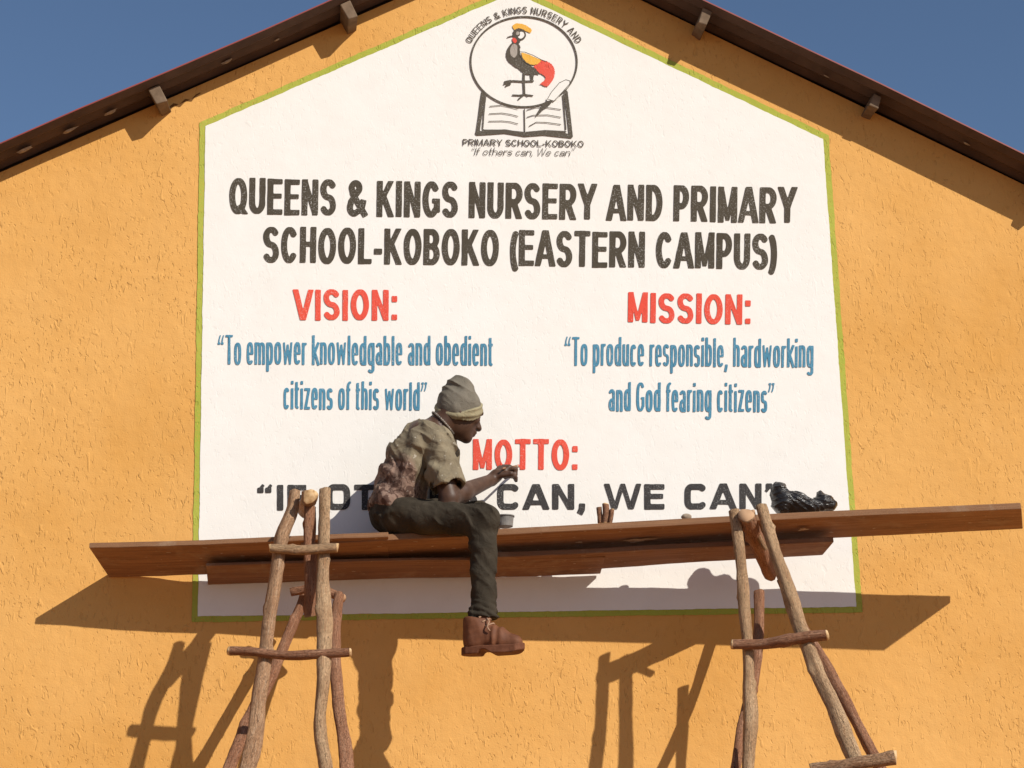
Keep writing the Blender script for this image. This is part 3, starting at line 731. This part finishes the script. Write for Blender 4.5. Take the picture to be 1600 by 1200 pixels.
# ------------------------------------------------------------------ trestles of round poles
def ext(p, q_, z=0.0):
    """continue the line p->q down to height z"""
    p = np.asarray(p); q_ = np.asarray(q_); return p+(q_-p)*((z-p[2])/(q_[2]-p[2]))
def pole_pts(lst): return [at(*p) for p in lst]
def trestle(name, label, poles, rungs, bearers):
    feet = [ext(at(*p[-2][:3]), at(*p[-1][:3])) for p, *_ in poles]
    root = empty(name, np.mean(feet, axis=0)); tag(root, label, 'trestle', 'pole trestles under the planks')
    for k, (p, m, seed) in enumerate(poles):
        pts = [at(*q_[:3]) for q_ in p]; rad = [q_[3] for q_ in p]
        dn = pts[-1]-pts[len(pts)//2-1]; e0_ = pts[-1]; pts.append(ext(e0_, e0_+dn, .9)); pts.append(ext(e0_, e0_+dn, -.05)); rad += [rad[-1]*1.05, rad[-1]*1.1]
        log('pole', pts, rad, [M[m], M['cut']], root, seed=seed, knots=14, wob=.17, bend=.45, step=.016, seg=18)
    for (p, r, m, seed) in rungs: log('rung', pole_pts(p), r, [M[m], M['cut']], root, seed=seed, knots=3, wob=.17, bend=.5, step=.012, cut=.5)
    for (p, r, m, seed, nm) in bearers: log(nm, pole_pts(p), r, [M[m], M['cut'] if seed == 18 else M['bark']], root, seed=seed, knots=3, wob=.14, bend=.2, step=.012, cut=.35)
    return root
trestle('pole_trestle', 'rough pole trestle at the left with two upright poles near the painter\'s back',
    [([(461, 768, .54, .019), (457, 795, .56, .021), (442, 835, .60, .026), (434, 890, .62, .0245), (426, 940, .64, .0235), (415, 1010, .68, .026), (407, 1080, .74, .0285), (399, 1130, .79, .028), (385, 1200, .85, .029)], 'bark', 11),
     ([(508, 765, .55, .018), (506, 840, .61, .021), (504, 900, .645, .025), (505, 985, .70, .029), (506, 1060, .745, .025), (503, 1120, .78, .024), (509, 1200, .84, .024)], 'bark_pale', 12),
     ([(478, 930, .17, .020), (462, 965, .20, .020), (435, 1030, .30, .020), (402, 1100, .40, .021), (372, 1170, .50, .022), (358, 1205, .56, .022)], 'bark_red', 13),
     ([(530, 928, .30, .020), (523, 985, .36, .021), (529, 1080, .47, .021), (540, 1200, .60, .022)], 'bark_red', 14)],
    [([(423, 857, .645), (470, 859, .655), (526, 856, .66)], .0175, 'bark_pale', 15),
     ([(359, 1017, .725), (450, 1020, .745), (546, 1019, .755)], .0165, 'bark_red', 16)],
    [([(485, 775, .655), (478, 800, .2)], .027, 'bark', 18, 'bearer'),
     ([(484, 792, .545), (483, 850, .56), (485, 910, .575), (484, 962, .56)], .022, 'bark_red', 17, 'post'),
     ([(455, 925, .22), (490, 920, .24), (535, 935, .28)], .018, 'bark_red', 19, 'tie_stick')])
trestle('pole_trestle', 'splayed pole trestle at the right, next to the black plastic bag',
    [([(1147, 798, .53, .019), (1153, 840, .55, .020), (1158, 880, .565, .022), (1163, 960, .60, .022), (1167, 1030, .635, .022), (1171, 1090, .67, .027), (1173, 1130, .69, .026), (1169, 1200, .73, .022)], 'bark_pale', 21),
     ([(1189, 790, .55, .019), (1207, 850, .59, .0215), (1228, 910, .64, .024), (1252, 980, .70, .024), (1275, 1040, .755, .026), (1303, 1110, .83, .026), (1334, 1190, .92, .026)], 'bark_pale', 22),
     ([(1186, 925, .20, .020), (1186, 980, .27, .020), (1178, 1060, .40, .020), (1158, 1130, .52, .020), (1150, 1205, .64, .021)], 'bark_red', 23),
     ([(1222, 905, .40, .018), (1250, 970, .47, .019), (1290, 1040, .58, .020), (1328, 1110, .70, .020), (1362, 1180, .82, .021)], 'bark_red', 24)],
    [([(1145, 1007, .665), (1190, 1007, .685), (1230, 1000, .73), (1291, 992, .77)], .0185, 'bark_red', 25),
     ([(1270, 1203, .90), (1330, 1196, .955), (1398, 1184, .99)], .021, 'bark', 26)],
    [([(1166, 806, .58), (1178, 840, .44), (1203, 895, .18)], .031, 'bark_red', 27, 'bearer'),
     ([(1176, 800, .56), (1182, 830, .5), (1196, 858, .46)], .010, 'bark_pale', 28, 'split_stick')])

# old paint splashed on the undersides
def splash(px, py, a, b, rot, seed):
    P3 = [np.array(at(470, 851, .325)), np.array(at(1596, 794, .525)), np.array(at(490, 888, .085))]
    n = np.cross(P3[1]-P3[0], P3[2]-P3[0]); n /= np.linalg.norm(n); n = n if n[2] < 0 else -n
    e = (P3[1]-P3[0])/np.linalg.norm(P3[1]-P3[0]); f = np.cross(n, e)
    o = np.array([0, CAM_Y, CAM_Z]); v = at(px, py, .3)-o; c = o+v*((P3[0]-o)@n)/(v@n)
    rng = np.random.default_rng(seed); V = [c+n*.004]; 
    for k in range(28):
        th = k/28*2*math.pi; rr = 1+.25*math.sin(3*th+seed)+.18*math.sin(7*th+seed*2)+.1*rng.normal()
        x, y = a*math.cos(th)*rr, b*math.sin(th)*rr; V.append(c+n*.0035+e*(x*math.cos(rot)-y*math.sin(rot))+f*(x*math.sin(rot)+y*math.cos(rot)))
    mesh('paint_splash', V, [(0, k+1, (k+1) % 28+1) for k in range(28)], M['splash'], bpy.data.objects['scaffold_plank.001'])
M['splash'] = simple('dried_pale_paint', (.36, .27, .20), (.5, .40, .32), 40, .85, .1)
splash(997, 843, .055, .016, .1, 1); splash(1083, 846, .024, .016, .5, 2); splash(1255, 826, .018, .010, .2, 3); splash(905, 846, .014, .008, 0, 4)

# ------------------------------------------------------------------ odds and ends on the planks
def on_plank(px, py, d): return at(px, py, d)
for k, (px, lean, hgt, rr) in enumerate(((938, -2, 24, .010), (945, 1, 29, .012), (953, 3, 21, .009))):
    o = log('wood_stub', [at(px, 817, .24+.01*k), at(px+lean, 817-hgt, .24+.012*k)], rr, [M['bark_red'], M['cut']], None, seed=40+k, knots=1, wob=.2, step=.01, seg=9, cut=.3)
    tag(o, ['leaning wood stub standing on the plank, left of its bunch of three', 'tallest wood stub standing on the plank, middle of its bunch of three', 'shortest wood stub standing on the plank, right of its bunch of three'][k], 'wood stub', 'wood stubs on the plank')
c = at(1072, 808, .27)
o = sculpt('clod', lambda P: ell(P, c, np.eye(3), (.020, .018, .011))+vnoise(P, 14, 3)*.003, c-.06, c+.06, .005, M['mortar'], None)
tag(o, 'small pale lump of dried mortar on the long right plank', 'mortar lump')

# black plastic bag: a crumpled sheet gathered into two heaps
def bag_mat():
    t = NT('black_plastic', .30, .5)
    f = t.noise(t.map(t.pos, (1, 1, 4.5), (0, R(-33), 0)), 26, 3, .55, .6); f2 = t.noise(t.pos, 30, 3, .5, .4)
    t.color((.020, .018, .018)).normal(t.bump(f2, .3, .006, t.bump(f, .75, .010))); return t.m
M['bag'] = bag_mat()
bz = lambda x, y, d: at(x, y, d)
bagB = [(bz(1224, 786, .33), .046, .055, .052), (bz(1217, 770, .335), .037, .045, .044), (bz(1244, 786, .33), .050, .055, .047), (bz(1262, 792, .33), .06, .055, .034), (bz(1286, 786, .33), .040, .045, .036), (bz(1281, 772, .335), .010, .018, .016), (bz(1297, 790, .33), .026, .04, .026)]
def bag_sdf(P):
    D = None
    for c_, a, b, h in bagB:
        d = ell(P, c_, np.eye(3), (a, b, h)); D = d if D is None else smin(D, d, .012)
    X = P-bagB[0][0]; u_ = X[..., 0]*.55+X[..., 2]*.83-.25*X[..., 1]; wv = vnoise(P, 5, 5, 2)
    f1 = (1-np.abs(np.sin(u_*120+wv*4.2)))**2; f2 = (1-np.abs(np.sin(u_*310+wv*4+X[..., 0]*60)))**2
    big = np.abs(vnoise(P, 5.5, 8, 2))
    return D-f1*.0045-f2*.0022*np.clip(vnoise(P, 6, 9, 1)+.5, 0, 1)+big*.012
bl0 = bz(1200, 806, .33); bh0 = bz(1315, 745, .33)
o = sculpt('plastic_bag', bag_sdf, (bl0[0]-.03, bl0[1]-.11, bl0[2]-.03), (bh0[0]+.03, bl0[1]+.11, bh0[2]+.03), .0032, M['bag'], None, 0)
tag(o, 'crumpled black plastic bag lying on the right plank beside the splayed trestle', 'plastic bag')

# ------------------------------------------------------------------ the painter, sitting on the planks and reaching to the wall
def skin_mat():
    t = NT('dark_skin', .5, .35); n = t.noise(t.pos, 40, 4)
    t.color(t.mix(t.ramp(n, [(.35, 0), (.7, 1)]), (.058, .027, .015), (.085, .042, .024))).normal(t.bump(t.noise(t.pos, 300, 3), .2, .001)); return t.m
def cloth_mat(name, c1, c2, scale=18, weave=500, extra=None):
    t = NT(name, .9, .1); n = t.noise(t.pos, scale, 5, .6)
    c = t.mix(t.ramp(n, [(.35, 0), (.65, 1)]), c1, c2)
    if extra: c = extra(t, c)
    t.color(c).normal(t.bump(t.noise(t.pos, weave, 2), .25, .001, t.bump(t.noise(t.map(t.pos, (1, 1, 1)), 22, 4, .55, .8), .55, .014))); return t.m
def shirt_extra(t, c):
    # reddish print over the lower back of a faded olive shirt, with paint spatter
    sep = t.n.new('ShaderNodeSeparateXYZ'); t.l.new(t.pos, sep.inputs[0])
    lo = t.math('MULTIPLY_ADD', sep.outputs[0], -.9, t.math('MULTIPLY', sep.outputs[2], -.8))
    lo = t.math('ADD', lo, t.math('MULTIPLY', t.noise(t.pos, 11, 3), .16))
    k = t.ramp(t.math('MULTIPLY_ADD', lo, 4.0, SHIRT_K), [(.42, 0), (.58, 1)])
    pr = t.mix(t.ramp(t.noise(t.pos, 26, 4, .6, 1.2), [(.46, 0), (.54, 1)]), (.095, .055, .042), (.25, .165, .125))
    c = t.mix(k, c, pr)
    c = t.mix(t.ramp(t.noise(t.pos, 8, 5, .65), [(.5, 0), (.68, .6)]), c, (.10, .082, .06))
    sp = t.ramp(t.noise(t.pos, 55, 3, .55, .5), [(.66, 0), (.7, 1)])
    return t.mix(t.math('MULTIPLY', sp, .55), c, (.5, .45, .38))
_k = at(632, 728, .35); SHIRT_K = .5+4.0*(_k[0]*.9+_k[2]*.8)-4.0*.08
M['skin'] = skin_mat()
M['shirt'] = cloth_mat('faded_olive_shirt', (.185, .150, .098), (.25, .205, .137), 14, 500, shirt_extra)
M['trousers'] = cloth_mat('dark_olive_trousers', (.034, .027, .019), (.056, .045, .032), 12, 600)
M['beanie'] = cloth_mat('grey_knit', (.135, .118, .092), (.18, .158, .125), 20, 350)
M['band'] = cloth_mat('olive_knit_band', (.26, .22, .135), (.33, .285, .18), 25, 350)
M['boot'] = simple('brown_boot_leather', (.12, .042, .018), (.19, .072, .032), 24, .7, .3, .4, .004)
M['sole'] = simple('brown_boot_sole', (.12, .044, .022), (.18, .072, .038), 40, .8, .2, .4)
M['lace'] = simple('boot_lace', (.30, .17, .10), (.4, .25, .16), 80)
M['bead'] = simple('dark_beads', (.03, .025, .022), (.3, .25, .2), 60, .4, .5)

pel = at(613, 800, .245)
hipN, hipF = at(628, 803, .33), at(622, 803, .15)
kneeN, ankN = at(756, 812, .47), at(755, 965, .475)
kneeF, ankF = at(745, 806, .17), at(650, 818, .10)
waist, mid, chest = at(624, 768, .245), at(639, 730, .25), at(660, 698, .25)
nb = at(686, 668, .245)
shN, shF = at(683, 694, .375), at(688, 692, .115)
elN, wrN, haN = at(702, 778, .405), at(768, 750, .20), at(795, 725, .165)
elF, wrF, haF = at(706, 786, .095), at(730, 810, .15), at(748, 815, .17)
fdir = np.array([.86, .34, -.34]); HF = frame(fdir); hf, hs, hu = HF         # forward, side (towards wall), up
head = at(717, 641, .235)
HS = .93
def H(a, b, c): return head+(hf*a+hs*b+hu*c)*HS
def ellH(P, c, ax, rad): return ell(P, c, ax, tuple(x*HS for x in rad))
def coneH(P, a, b, ra, rb): return cone(P, a, b, ra*HS, rb*HS)

def hand_chains(wr, hd, pn, lat, curl, thumb=1):
    """palm + four unequal bent fingers + thumb: list of (a, b, ra, rb)"""
    hd = hd/np.linalg.norm(hd); pn = pn-hd*(pn@hd); pn /= np.linalg.norm(pn); la = np.cross(hd, pn)*lat
    out = [(wr, wr+hd*.03, .025, .026)]
    kn = wr+hd*.088
    for i in range(4):                                   # metacarpal ridges make the palm
        o = la*(.030-.020*i)
        out.append((wr+hd*.02+o*.55, kn+o-hd*(.004*abs(i-1)), .0145, .0125))
    for i, (l, cu) in enumerate(zip((.92, 1.0, .94, .76), curl)):
        o = la*(.031-.0205*i); p = kn+o-hd*(.004*abs(i-1)); a = cu*.55
        for s_, (L, ra, rb) in enumerate(((.043*l, .0098, .0092), (.027*l, .0092, .0086), (.022*l, .0086, .0072))):
            q_ = p+(hd*math.cos(a)+pn*math.sin(a))*L; out.append((p, q_, ra, rb)); p = q_; a += cu
    p = wr+hd*.028+la*.026*thumb
    d1 = hd*.62+la*.62*thumb+pn*.35; d1 /= np.linalg.norm(d1)
    q_ = p+d1*.042; out.append((p, q_, .0135, .0112))
    d2 = hd*.45-la*.30*thumb+pn*.75; d2 /= np.linalg.norm(d2); r_ = q_+d2*.033; out.append((q_, r_, .0108, .0095))
    out.append((r_, r_+(hd*.15-la*.5*thumb+pn*.75)*.022, .0095, .0078))
    return out
handN = hand_chains(wrN, haN-wrN, np.array([.1, -.25, -1.0])+.4*hs, 1, (1.35, 1.45, 1.5, 1.5), -1)
handF = hand_chains(wrF, haF-wrF, np.array([.1, .1, -1.0]), 1, (.5, .55, .6, .65), 1)

def body_sdf(P):
    D = np.full(P.shape[:-1], 1.0)
    def add(d, k=.02):
        nonlocal D; D = smin(D, d, k)
    fr = frame(chest-mid)
    for c_, r_ in ((pel, (.075, .13, .06)), (waist, (.085, .125, .09)), (mid, (.085, .14, .10)), (chest, (.085, .15, .10))):
        add(ell(P, c_, np.eye(3), r_), .04)
    for a, b, ra, rb in ((hipN, kneeN, .058, .044), (kneeN, ankN, .042, .032), (hipF, kneeF, .056, .044), (kneeF, ankF, .042, .032)): add(cone(P, a, b, ra, rb), .02)
    foot = ankN+np.array([.055, -.022, -.070]); add(cone(P, ankN+np.array([0, 0, -.05]), foot, .032, .022), .02)
    add(cone(P, ankF, ankF+np.array([-.11, 0, .0]), .034, .026), .02)
    add(cone(P, chest, nb, .07, .048), .03)
    for s_, e_, w_ in ((shN, elN, wrN), (shF, elF, wrF)):
        add(cone(P, s_, e_, .046, .036), .025); m_ = e_+(w_-e_)*.3
        add(cone(P, e_, m_, .035, .036), .015); add(cone(P, m_, w_, .036, .0235), .02)
    add(cone(P, nb, H(-.028, 0, -.055), .050, .052), .02)
    # head
    add(ellH(P, H(-.005, 0, .015), HF, (.094, .073, .094)), .02)
    add(ellH(P, H(.030, 0, -.040), HF, (.062, .060, .070)), .02)
    add(coneH(P, H(.030, 0, -.080), H(.070, 0, -.098), .040, .024), .025)
    add(coneH(P, H(.088, 0, .000), H(.108, 0, -.034), .010, .0145), .010)       # nose
    for s_ in (-1, 1):
        add(ellH(P, H(.100, s_*.011, -.037), HF, (.010, .009, .008)), .006)      # nostril wings
        add(ellH(P, H(.078, s_*.034, .014), HF, (.018, .026, .009)), .010)       # brow
        add(ellH(P, H(.066, s_*.042, -.025), HF, (.022, .020, .020)), .015)      # cheek
    add(ellH(P, H(.092, 0, -.062), HF, (.014, .024, .008)), .006); add(ellH(P, H(.089, 0, -.074), HF, (.014, .021, .009)), .006)
    for s_ in (-1, 1):
        sock = ellH(P, H(.095, s_*.032, -.006), HF, (.012, .016, .010)); D = -smin(-D, sock, .008)
        add(ellH(P, H(.078, s_*.032, -.006), HF, (.012, .013, .010)), .002)      # eyeball under the lid
        ear = ellH(P, H(-.010, s_*.073, -.034), frame(hf+s_*hs*-.2), (.017, .008, .026)); add(ear, .006)
        D = -smin(-D, ellH(P, H(-.006, s_*.082, -.034), HF, (.009, .005, .015)), .004)
    for a, b, ra, rb in handN: D = smin(D, cone(P, a, b, ra, rb), .005)
    for a, b, ra, rb in handF: D = smin(D, cone(P, a, b, ra, rb), .005)
    return D
allp = np.array([pel, hipN, kneeN, ankN, kneeF, ankF, shN, shF, elN, wrN, haN, haF, head, elF])
lo = allp.min(0)-np.array([.14, .14, .14]); hi = allp.max(0)+np.array([.16, .10, .14])
foot_c = at(748, 1022, .475)
person = empty('person', (pel[0], pel[1], pel[2]-.1))
tag(person, 'man in grey beanie and stained shirt sitting on the planks, reaching out to paint', 'person')
# near clothes, hidden body below is covered by them
sculpt('body', body_sdf, lo, hi, .0048, M['skin'], person, 1)

def folds(P, dirn, freq, seed, amp):
    d = np.asarray(dirn, float); d = d/np.linalg.norm(d)
    return amp*np.sin((P@d)*freq*2*math.pi+vnoise(P, 5, seed, 2)*2.6)
def ridges(P, dirn, freq, seed, amp, sharp=2.0):
    d = np.asarray(dirn, float); d = d/np.linalg.norm(d); ph = (P@d)*freq*math.pi+vnoise(P, 4, seed, 2)*3.0
    m = np.clip(vnoise(P, 5, seed+50, 1)*.9+.55, 0, 1)
    return -amp*m*(1-np.abs(np.sin(ph)))**sharp
def shirt_sdf(P):
    D = np.full(P.shape[:-1], 1.0)
    lowb = at(606, 792, .245)
    for c_, r_ in ((lowb, (.075, .165, .055)), (waist, (.103, .15, .10)), (mid, (.100, .165, .11)), (chest, (.092, .165, .088))): D = smin(D, ell(P, c_, np.eye(3), r_), .05)
    D = smin(D, cone(P, chest, at(676, 680, .245), .085, .062), .03); D = smin(D, cone(P, at(676, 682, .245), at(684, 670, .245), .062, .055), .02)
    D = smin(D, cone(P, at(668, 696, .33), at(668, 696, .16), .062, .062), .04)
    body_ = D+folds(P, (.6, .0, .8), 9, 3, .006)+folds(P, (.9, .2, -.35), 7, 4, .005)
    body_ = np.maximum(body_, -cone(P, nb+(H(-.03, 0, -.07)-nb)*.55, H(-.03, 0, -.03), .054, .060))                         # neck opening
    hem = (P-at(612, 800, .245))@np.array([.35, 0, .94]); body_ = np.maximum(body_, -hem-.012-.010*np.sin(P[..., 0]*60+P[..., 1]*25))
    for s_, e_, r2 in ((shN, elN, .075), (shF, elF, .068)):
        ax = (e_-s_)/np.linalg.norm(e_-s_); q_ = s_+(e_-s_)*.76; s0 = s_+np.array([.0, 0, .005])
        sl_ = cone(P, s0, q_, .060, r2-.003)+folds(P, (.75, .1, .65), 13, 7, .0065)+folds(P, (.9, -.2, .3), 8, 9, .003)
        end = (P-q_)@ax-.010+.008*np.sin(P[..., 1]*55+P[..., 0]*40)
        sl_ = np.maximum(sl_, end)
        inner = np.maximum(cone(P, s_, e_+ax*.1, r2-.019, r2-.017), -((P-q_)@ax)-.028)
        sl_ = np.maximum(sl_, -inner)
        body_ = smin(body_, sl_, .018)
    lowk = np.clip(.5+(P[..., 2]-mid[2])*5, .15, 1)
    body_ = body_+lowk*(ridges(P, (.55, .1, .85), 21, 71, .008)+ridges(P, (.95, .2, -.2), 15, 72, .006)+ridges(P, (.75, -.3, .6), 34, 73, .005))
    drape = ridges(P, (.86, .25, -.44), 22, 91, .0075, 3.0)+ridges(P, (.80, -.35, -.2), 30, 92, .005, 3.0)
    return body_+(1.25-lowk)*drape+vnoise(P, 9, 21, 2)*.002*lowk+.002
sl = allp[[0, 6, 7, 8]]
sculpt('shirt', shirt_sdf, (pel[0]-.14, pel[1]-.24, pel[2]-.09), (shN[0]+.16, pel[1]+.24, nb[2]+.12), .0042, M['shirt'], person, 1)

def trouser_sdf(P):
    D = ell(P, pel+np.array([.004, 0, -.012]), np.eye(3), (.088, .155, .068))
    D = smin(D, cone(P, hipN+np.array([0, 0, -.008]), kneeN, .071, .056), .04); D = smin(D, cone(P, hipF+np.array([0, 0, -.008]), kneeF, .070, .056), .04)
    D = D+folds(P, (.8, .2, .5), 10, 31, .003)
    shin = cone(P, kneeN, ankN, .054, .046)+folds(P, (.15, .1, 1), 7, 33, .0032)*np.clip((P[..., 2]-ankN[2])*4, .4, 1)
    low = np.clip(1-(P[..., 2]-ankN[2])/.075, 0, 1); shin = shin-low*.0105*np.abs(np.sin((P[..., 2]*1.0+P[..., 0]*.25)*150+vnoise(P, 6, 34)*1.5))
    shin = np.maximum(shin, ankN[2]-.006-P[..., 2])
    D = smin(D, shin, .025)
    D = smin(D, np.maximum(cone(P, kneeF, ankF, .057, .045), -(P[..., 0]-ankF[0])), .02)
    D = D+ridges(P, (.75, .2, .65), 17, 81, .008)*np.clip(1.15-np.abs(P[..., 0]-kneeN[0]+.05)*0, 0, 1)+ridges(P, (.3, .1, .95), 13, 82, .006)
    return D+vnoise(P, 8, 35, 3)*.0025+.002
tlo = np.minimum.reduce([pel-.19, ankN-.08, ankF-.08, kneeF-.1]); thi = np.maximum.reduce([pel+.19, kneeN+.1, kneeF+.1, hipF+.12])
sculpt('trousers', trouser_sdf, tlo, thi, .0046, M['trousers'], person, 1)

# knitted hat with folded band
ra_, rb_, rc_ = at(681, 646, .235), at(718, 659, .315), at(753, 645, .205)       # the rim: nape, ear, brow
rim_n = np.cross(rc_-ra_, rb_-ra_); rim_n /= np.linalg.norm(rim_n); rim_n = rim_n if rim_n[2] > 0 else -rim_n
HX = frame(rc_-ra_, rim_n)
hc = at(717, 637, .238)
def shell(P, g=0.0):
    D = ell(P, hc+np.array([0, 0, .012]), HX, (.080+g, .082+g, .080+g))
    D = smin(D, ell(P, hc-rim_n*.02, HX, (.082+g, .084+g, .068+g)), .03)
    return smin(D, ell(P, at(717, 606, .235), np.eye(3), (.053+g, .056+g, .046+g)), .03)
def hat_sdf(P):
    D = shell(P)+ridges(P, (.35, .2, 1), 24, 41, .009, 1.5)*np.clip((P[..., 2]-hc[2])*14, .1, 1)+vnoise(P, 9, 42, 2)*.004
    D = np.maximum(D, -((P-ra_)@rim_n)+.012)
    return np.maximum(D, -shell(P, -.012))
sculpt('beanie', hat_sdf, hc-np.array([.14, .14, .12]), hc+np.array([.14, .14, .19]), .004, M['beanie'], person, 1)
beanie = bpy.data.objects['beanie']
def band_sdf(P):
    k = (P-ra_)@rim_n; f_ = (P-hc)@HX[0]
    D = shell(P, .0065)+vnoise(P, 9, 44, 2)*.0025+.0022*np.sin(k*260)
    D = np.maximum(D, np.maximum(-(k+.003*np.sin(f_*50)), k-.036-.10*f_-.004*np.sin(f_*45)))
    return np.maximum(D, -shell(P, -.006))
sculpt('hat_band', band_sdf, hc-np.array([.14, .14, .13]), hc+np.array([.14, .14, .14]), .0038, M['band'], beanie, 1)

# beads round the neck
nk = []
nc = nb+(H(-.03, 0, -.055)-nb)*.42; ndir = H(-.03, 0, -.055)-nb; nf = frame(ndir)
for a in np.linspace(0, 2*math.pi, 26): nk.append(nc+nf[1]*math.cos(a)*.059+nf[2]*math.sin(a)*.059)
nk = np.array(nk); V, F, mi, uv = tube(nk, .0042, seed=5, seg=8, step=.0022, wob=0, bend=0, knots=0)
n_ = len(V)//8
V = np.array(V); Vc = V[:n_*8].reshape(-1, 8, 3); cc = Vc.mean(1, keepdims=True); kk = (.45+.75*np.abs(np.sin(np.arange(len(Vc))*.72)))[:, None, None]; V[:n_*8] = (cc+(Vc-cc)*kk).reshape(-1, 3)
recalc(mesh('necklace', V, F, [M['bead'], M['bead']], person, True, mi, uv))

# boot
bf_dir = np.array([.92, -.38, -.03]); BF = frame(bf_dir); bx, by, bz_ = BF
heel = at(737, 1014, .475); 
BS = .87
def Bp(a, b, c): return heel+(bx*a+by*b+bz_*c*1.04)*BS
def kone(P, a, b, ra, rb): return cone(P, a, b, ra*BS, rb*BS)
def boot_sdf(P):
    D = kone(P, Bp(.010, 0, .020), Bp(.012, 0, .105), .043, .050)
    D = smin(D, kone(P, Bp(.02, 0, .032), Bp(.115, 0, .030), .042, .042), .03)
    D = smin(D, kone(P, Bp(.115, 0, .026), Bp(.185, .004, .018), .042, .033), .02)
    D = smin(D, kone(P, Bp(.03, 0, .085), Bp(.115, 0, .045), .040, .034), .03)
    D = np.maximum(D, -((P-heel)@bz_)); D = np.maximum(D, (P-heel)@bz_-.128*BS-.006*np.sin(P[..., 0]*50))
    l_ = (P-heel)@bx
    crease = .0035*np.sin(l_*190+vnoise(P, 6, 51)*1.4)*np.exp(-((l_-.115*BS)/.026)**2)
    tongue = np.maximum(kone(P, Bp(.062, -.0, .088), Bp(.060, 0, .135), .020, .028), (P-heel)@bz_-.143*BS)
    D = smin(D, tongue, .006)
    cut_ = kone(P, Bp(.012, 0, .11), Bp(.012, 0, .2), .040, .044)
    return np.maximum(D+crease+vnoise(P, 12, 52)*.002, -cut_)
blo, bhi = heel+np.array([-.08, -.22, -.05]), heel+np.array([.27, .12, .17])
boot = sculpt('boot', boot_sdf, blo, bhi, .004, M['boot'], person, 1)
V = []; F = []; nS = 30
for i in range(nS+1):
    x = -.044+.272*i/nS; u_ = i/nS
    wdt = (.034+.012*math.sin(min(1, u_*1.25)*math.pi*.95)+.008*u_)*min(1, (math.sin(min(u_, 1-u_)*math.pi)/.30+.0)**.5 if 0 < u_ < 1 else .12)
    zb = -.026 if u_ < .30 else (-.026+.016*min(1, (u_-.30)/.04) if u_ < .42 else -.010-.016*min(1, (u_-.42)/.10))
    zb += .016*max(0, (u_-.78)/.22)**2
    zt = .006+.010*max(0, (u_-.8)/.2)**2
    for s_ in (-1, 1):
        V.append(Bp(x, s_*wdt, zt)); V.append(Bp(x, s_*wdt*.97, zb))
for i in range(nS):
    a = 4*i; b = a+4
    F += [(a, b, b+2, a+2), (a+1, a+3, b+3, b+1), (a, a+1, b+1, b), (a+2, b+2, b+3, a+3)]
F += [(0, 2, 3, 1), (4*nS, 4*nS+1, 4*nS+3, 4*nS+2)]
so_ = mesh('sole', V, F, M['sole'], boot); recalc(so_)
bv = so_.modifiers.new('bevel', 'BEVEL'); bv.width = .004; bv.segments = 2
for k in range(4):
    z0, x0 = .066+.018*k, .098-.014*k
    log('lace', [Bp(x0-.014, -.040, z0-.002), Bp(x0+.012, -.008, z0+.014), Bp(x0+.010, .016, z0+.012)], .0032, [M['lace'], M['lace']], boot, seed=60+k, knots=0, wob=.1, step=.006, seg=8)
log('lace', [Bp(.075, -.03, .115), Bp(.09, -.046, .098), Bp(.085, -.055, .075), Bp(.095, -.052, .06)], .0028, [M['lace'], M['lace']], boot, seed=66, knots=0, wob=.1, step=.006, seg=8)

# far boot on the folded leg (mostly hidden)
# brush in the painter's hand
tipb = at(811, 728, .035); hd_ = haN-wrN; hd_ /= np.linalg.norm(hd_)
grip = wrN+hd_*.098+np.array([.0, -.012, -.012])
bdir = tipb-grip; bl_n = bdir/np.linalg.norm(bdir)
brush = empty('paint_brush', grip); tag(brush, 'small paint brush held in the painter\'s hand against the wall', 'paint brush')
log('handle', [grip-bl_n*.07, grip, tipb-bl_n*.045], [.0035, .005, .0045], [M['plank'], M['plank']], brush, seed=71, knots=0, wob=.02, bend=0, step=.008, seg=10)
log('ferrule', [tipb-bl_n*.046, tipb-bl_n*.024], [.0055, .006], [M['mortar'], M['mortar']], brush, seed=72, knots=0, wob=.02, bend=0, step=.004, seg=10)
log('bristles', [tipb-bl_n*.024, tipb-bl_n*.010, tipb], [.006, .0065, .003], [M['red'], M['red']], brush, seed=73, knots=0, wob=.1, bend=0, step=.003, seg=10)
# tub of red paint by his knee
tub0 = at(789, 823, .30)
tub = empty('paint_tub', tub0); tag(tub, 'small open tub of red paint by the painter\'s knee', 'paint tub')
def lathe(name, prof, m, parent, seg=28):
    V = []; F = []
    for r_, z in prof:
        for j in range(seg): a = j/seg*2*math.pi; V.append(tub0+np.array([r_*math.cos(a), r_*math.sin(a), z]))
    for i in range(len(prof)-1):
        for j in range(seg): k = (j+1) % seg; F.append((i*seg+j, i*seg+k, (i+1)*seg+k, (i+1)*seg+j))
    F.append(tuple(range(seg))); F.append(tuple((len(prof)-1)*seg+j for j in range(seg)))
    return recalc(mesh(name, V, F, m, parent, False))
M['tub'] = simple('grey_tub', (.13, .12, .11), (.22, .20, .18), 30, .5, .4)
M['wet_red'] = simple('wet_red_paint', (.55, .03, .02), (.6, .05, .03), 20, .25, .5)
lathe('tub_wall', [(.030, 0), (.034, .036), (.0375, .037), (.0375, .041), (.033, .041), (.031, .02)], M['tub'], tub)
lathe('paint', [(.031, .028), (.0325, .034)], M['wet_red'], tub)
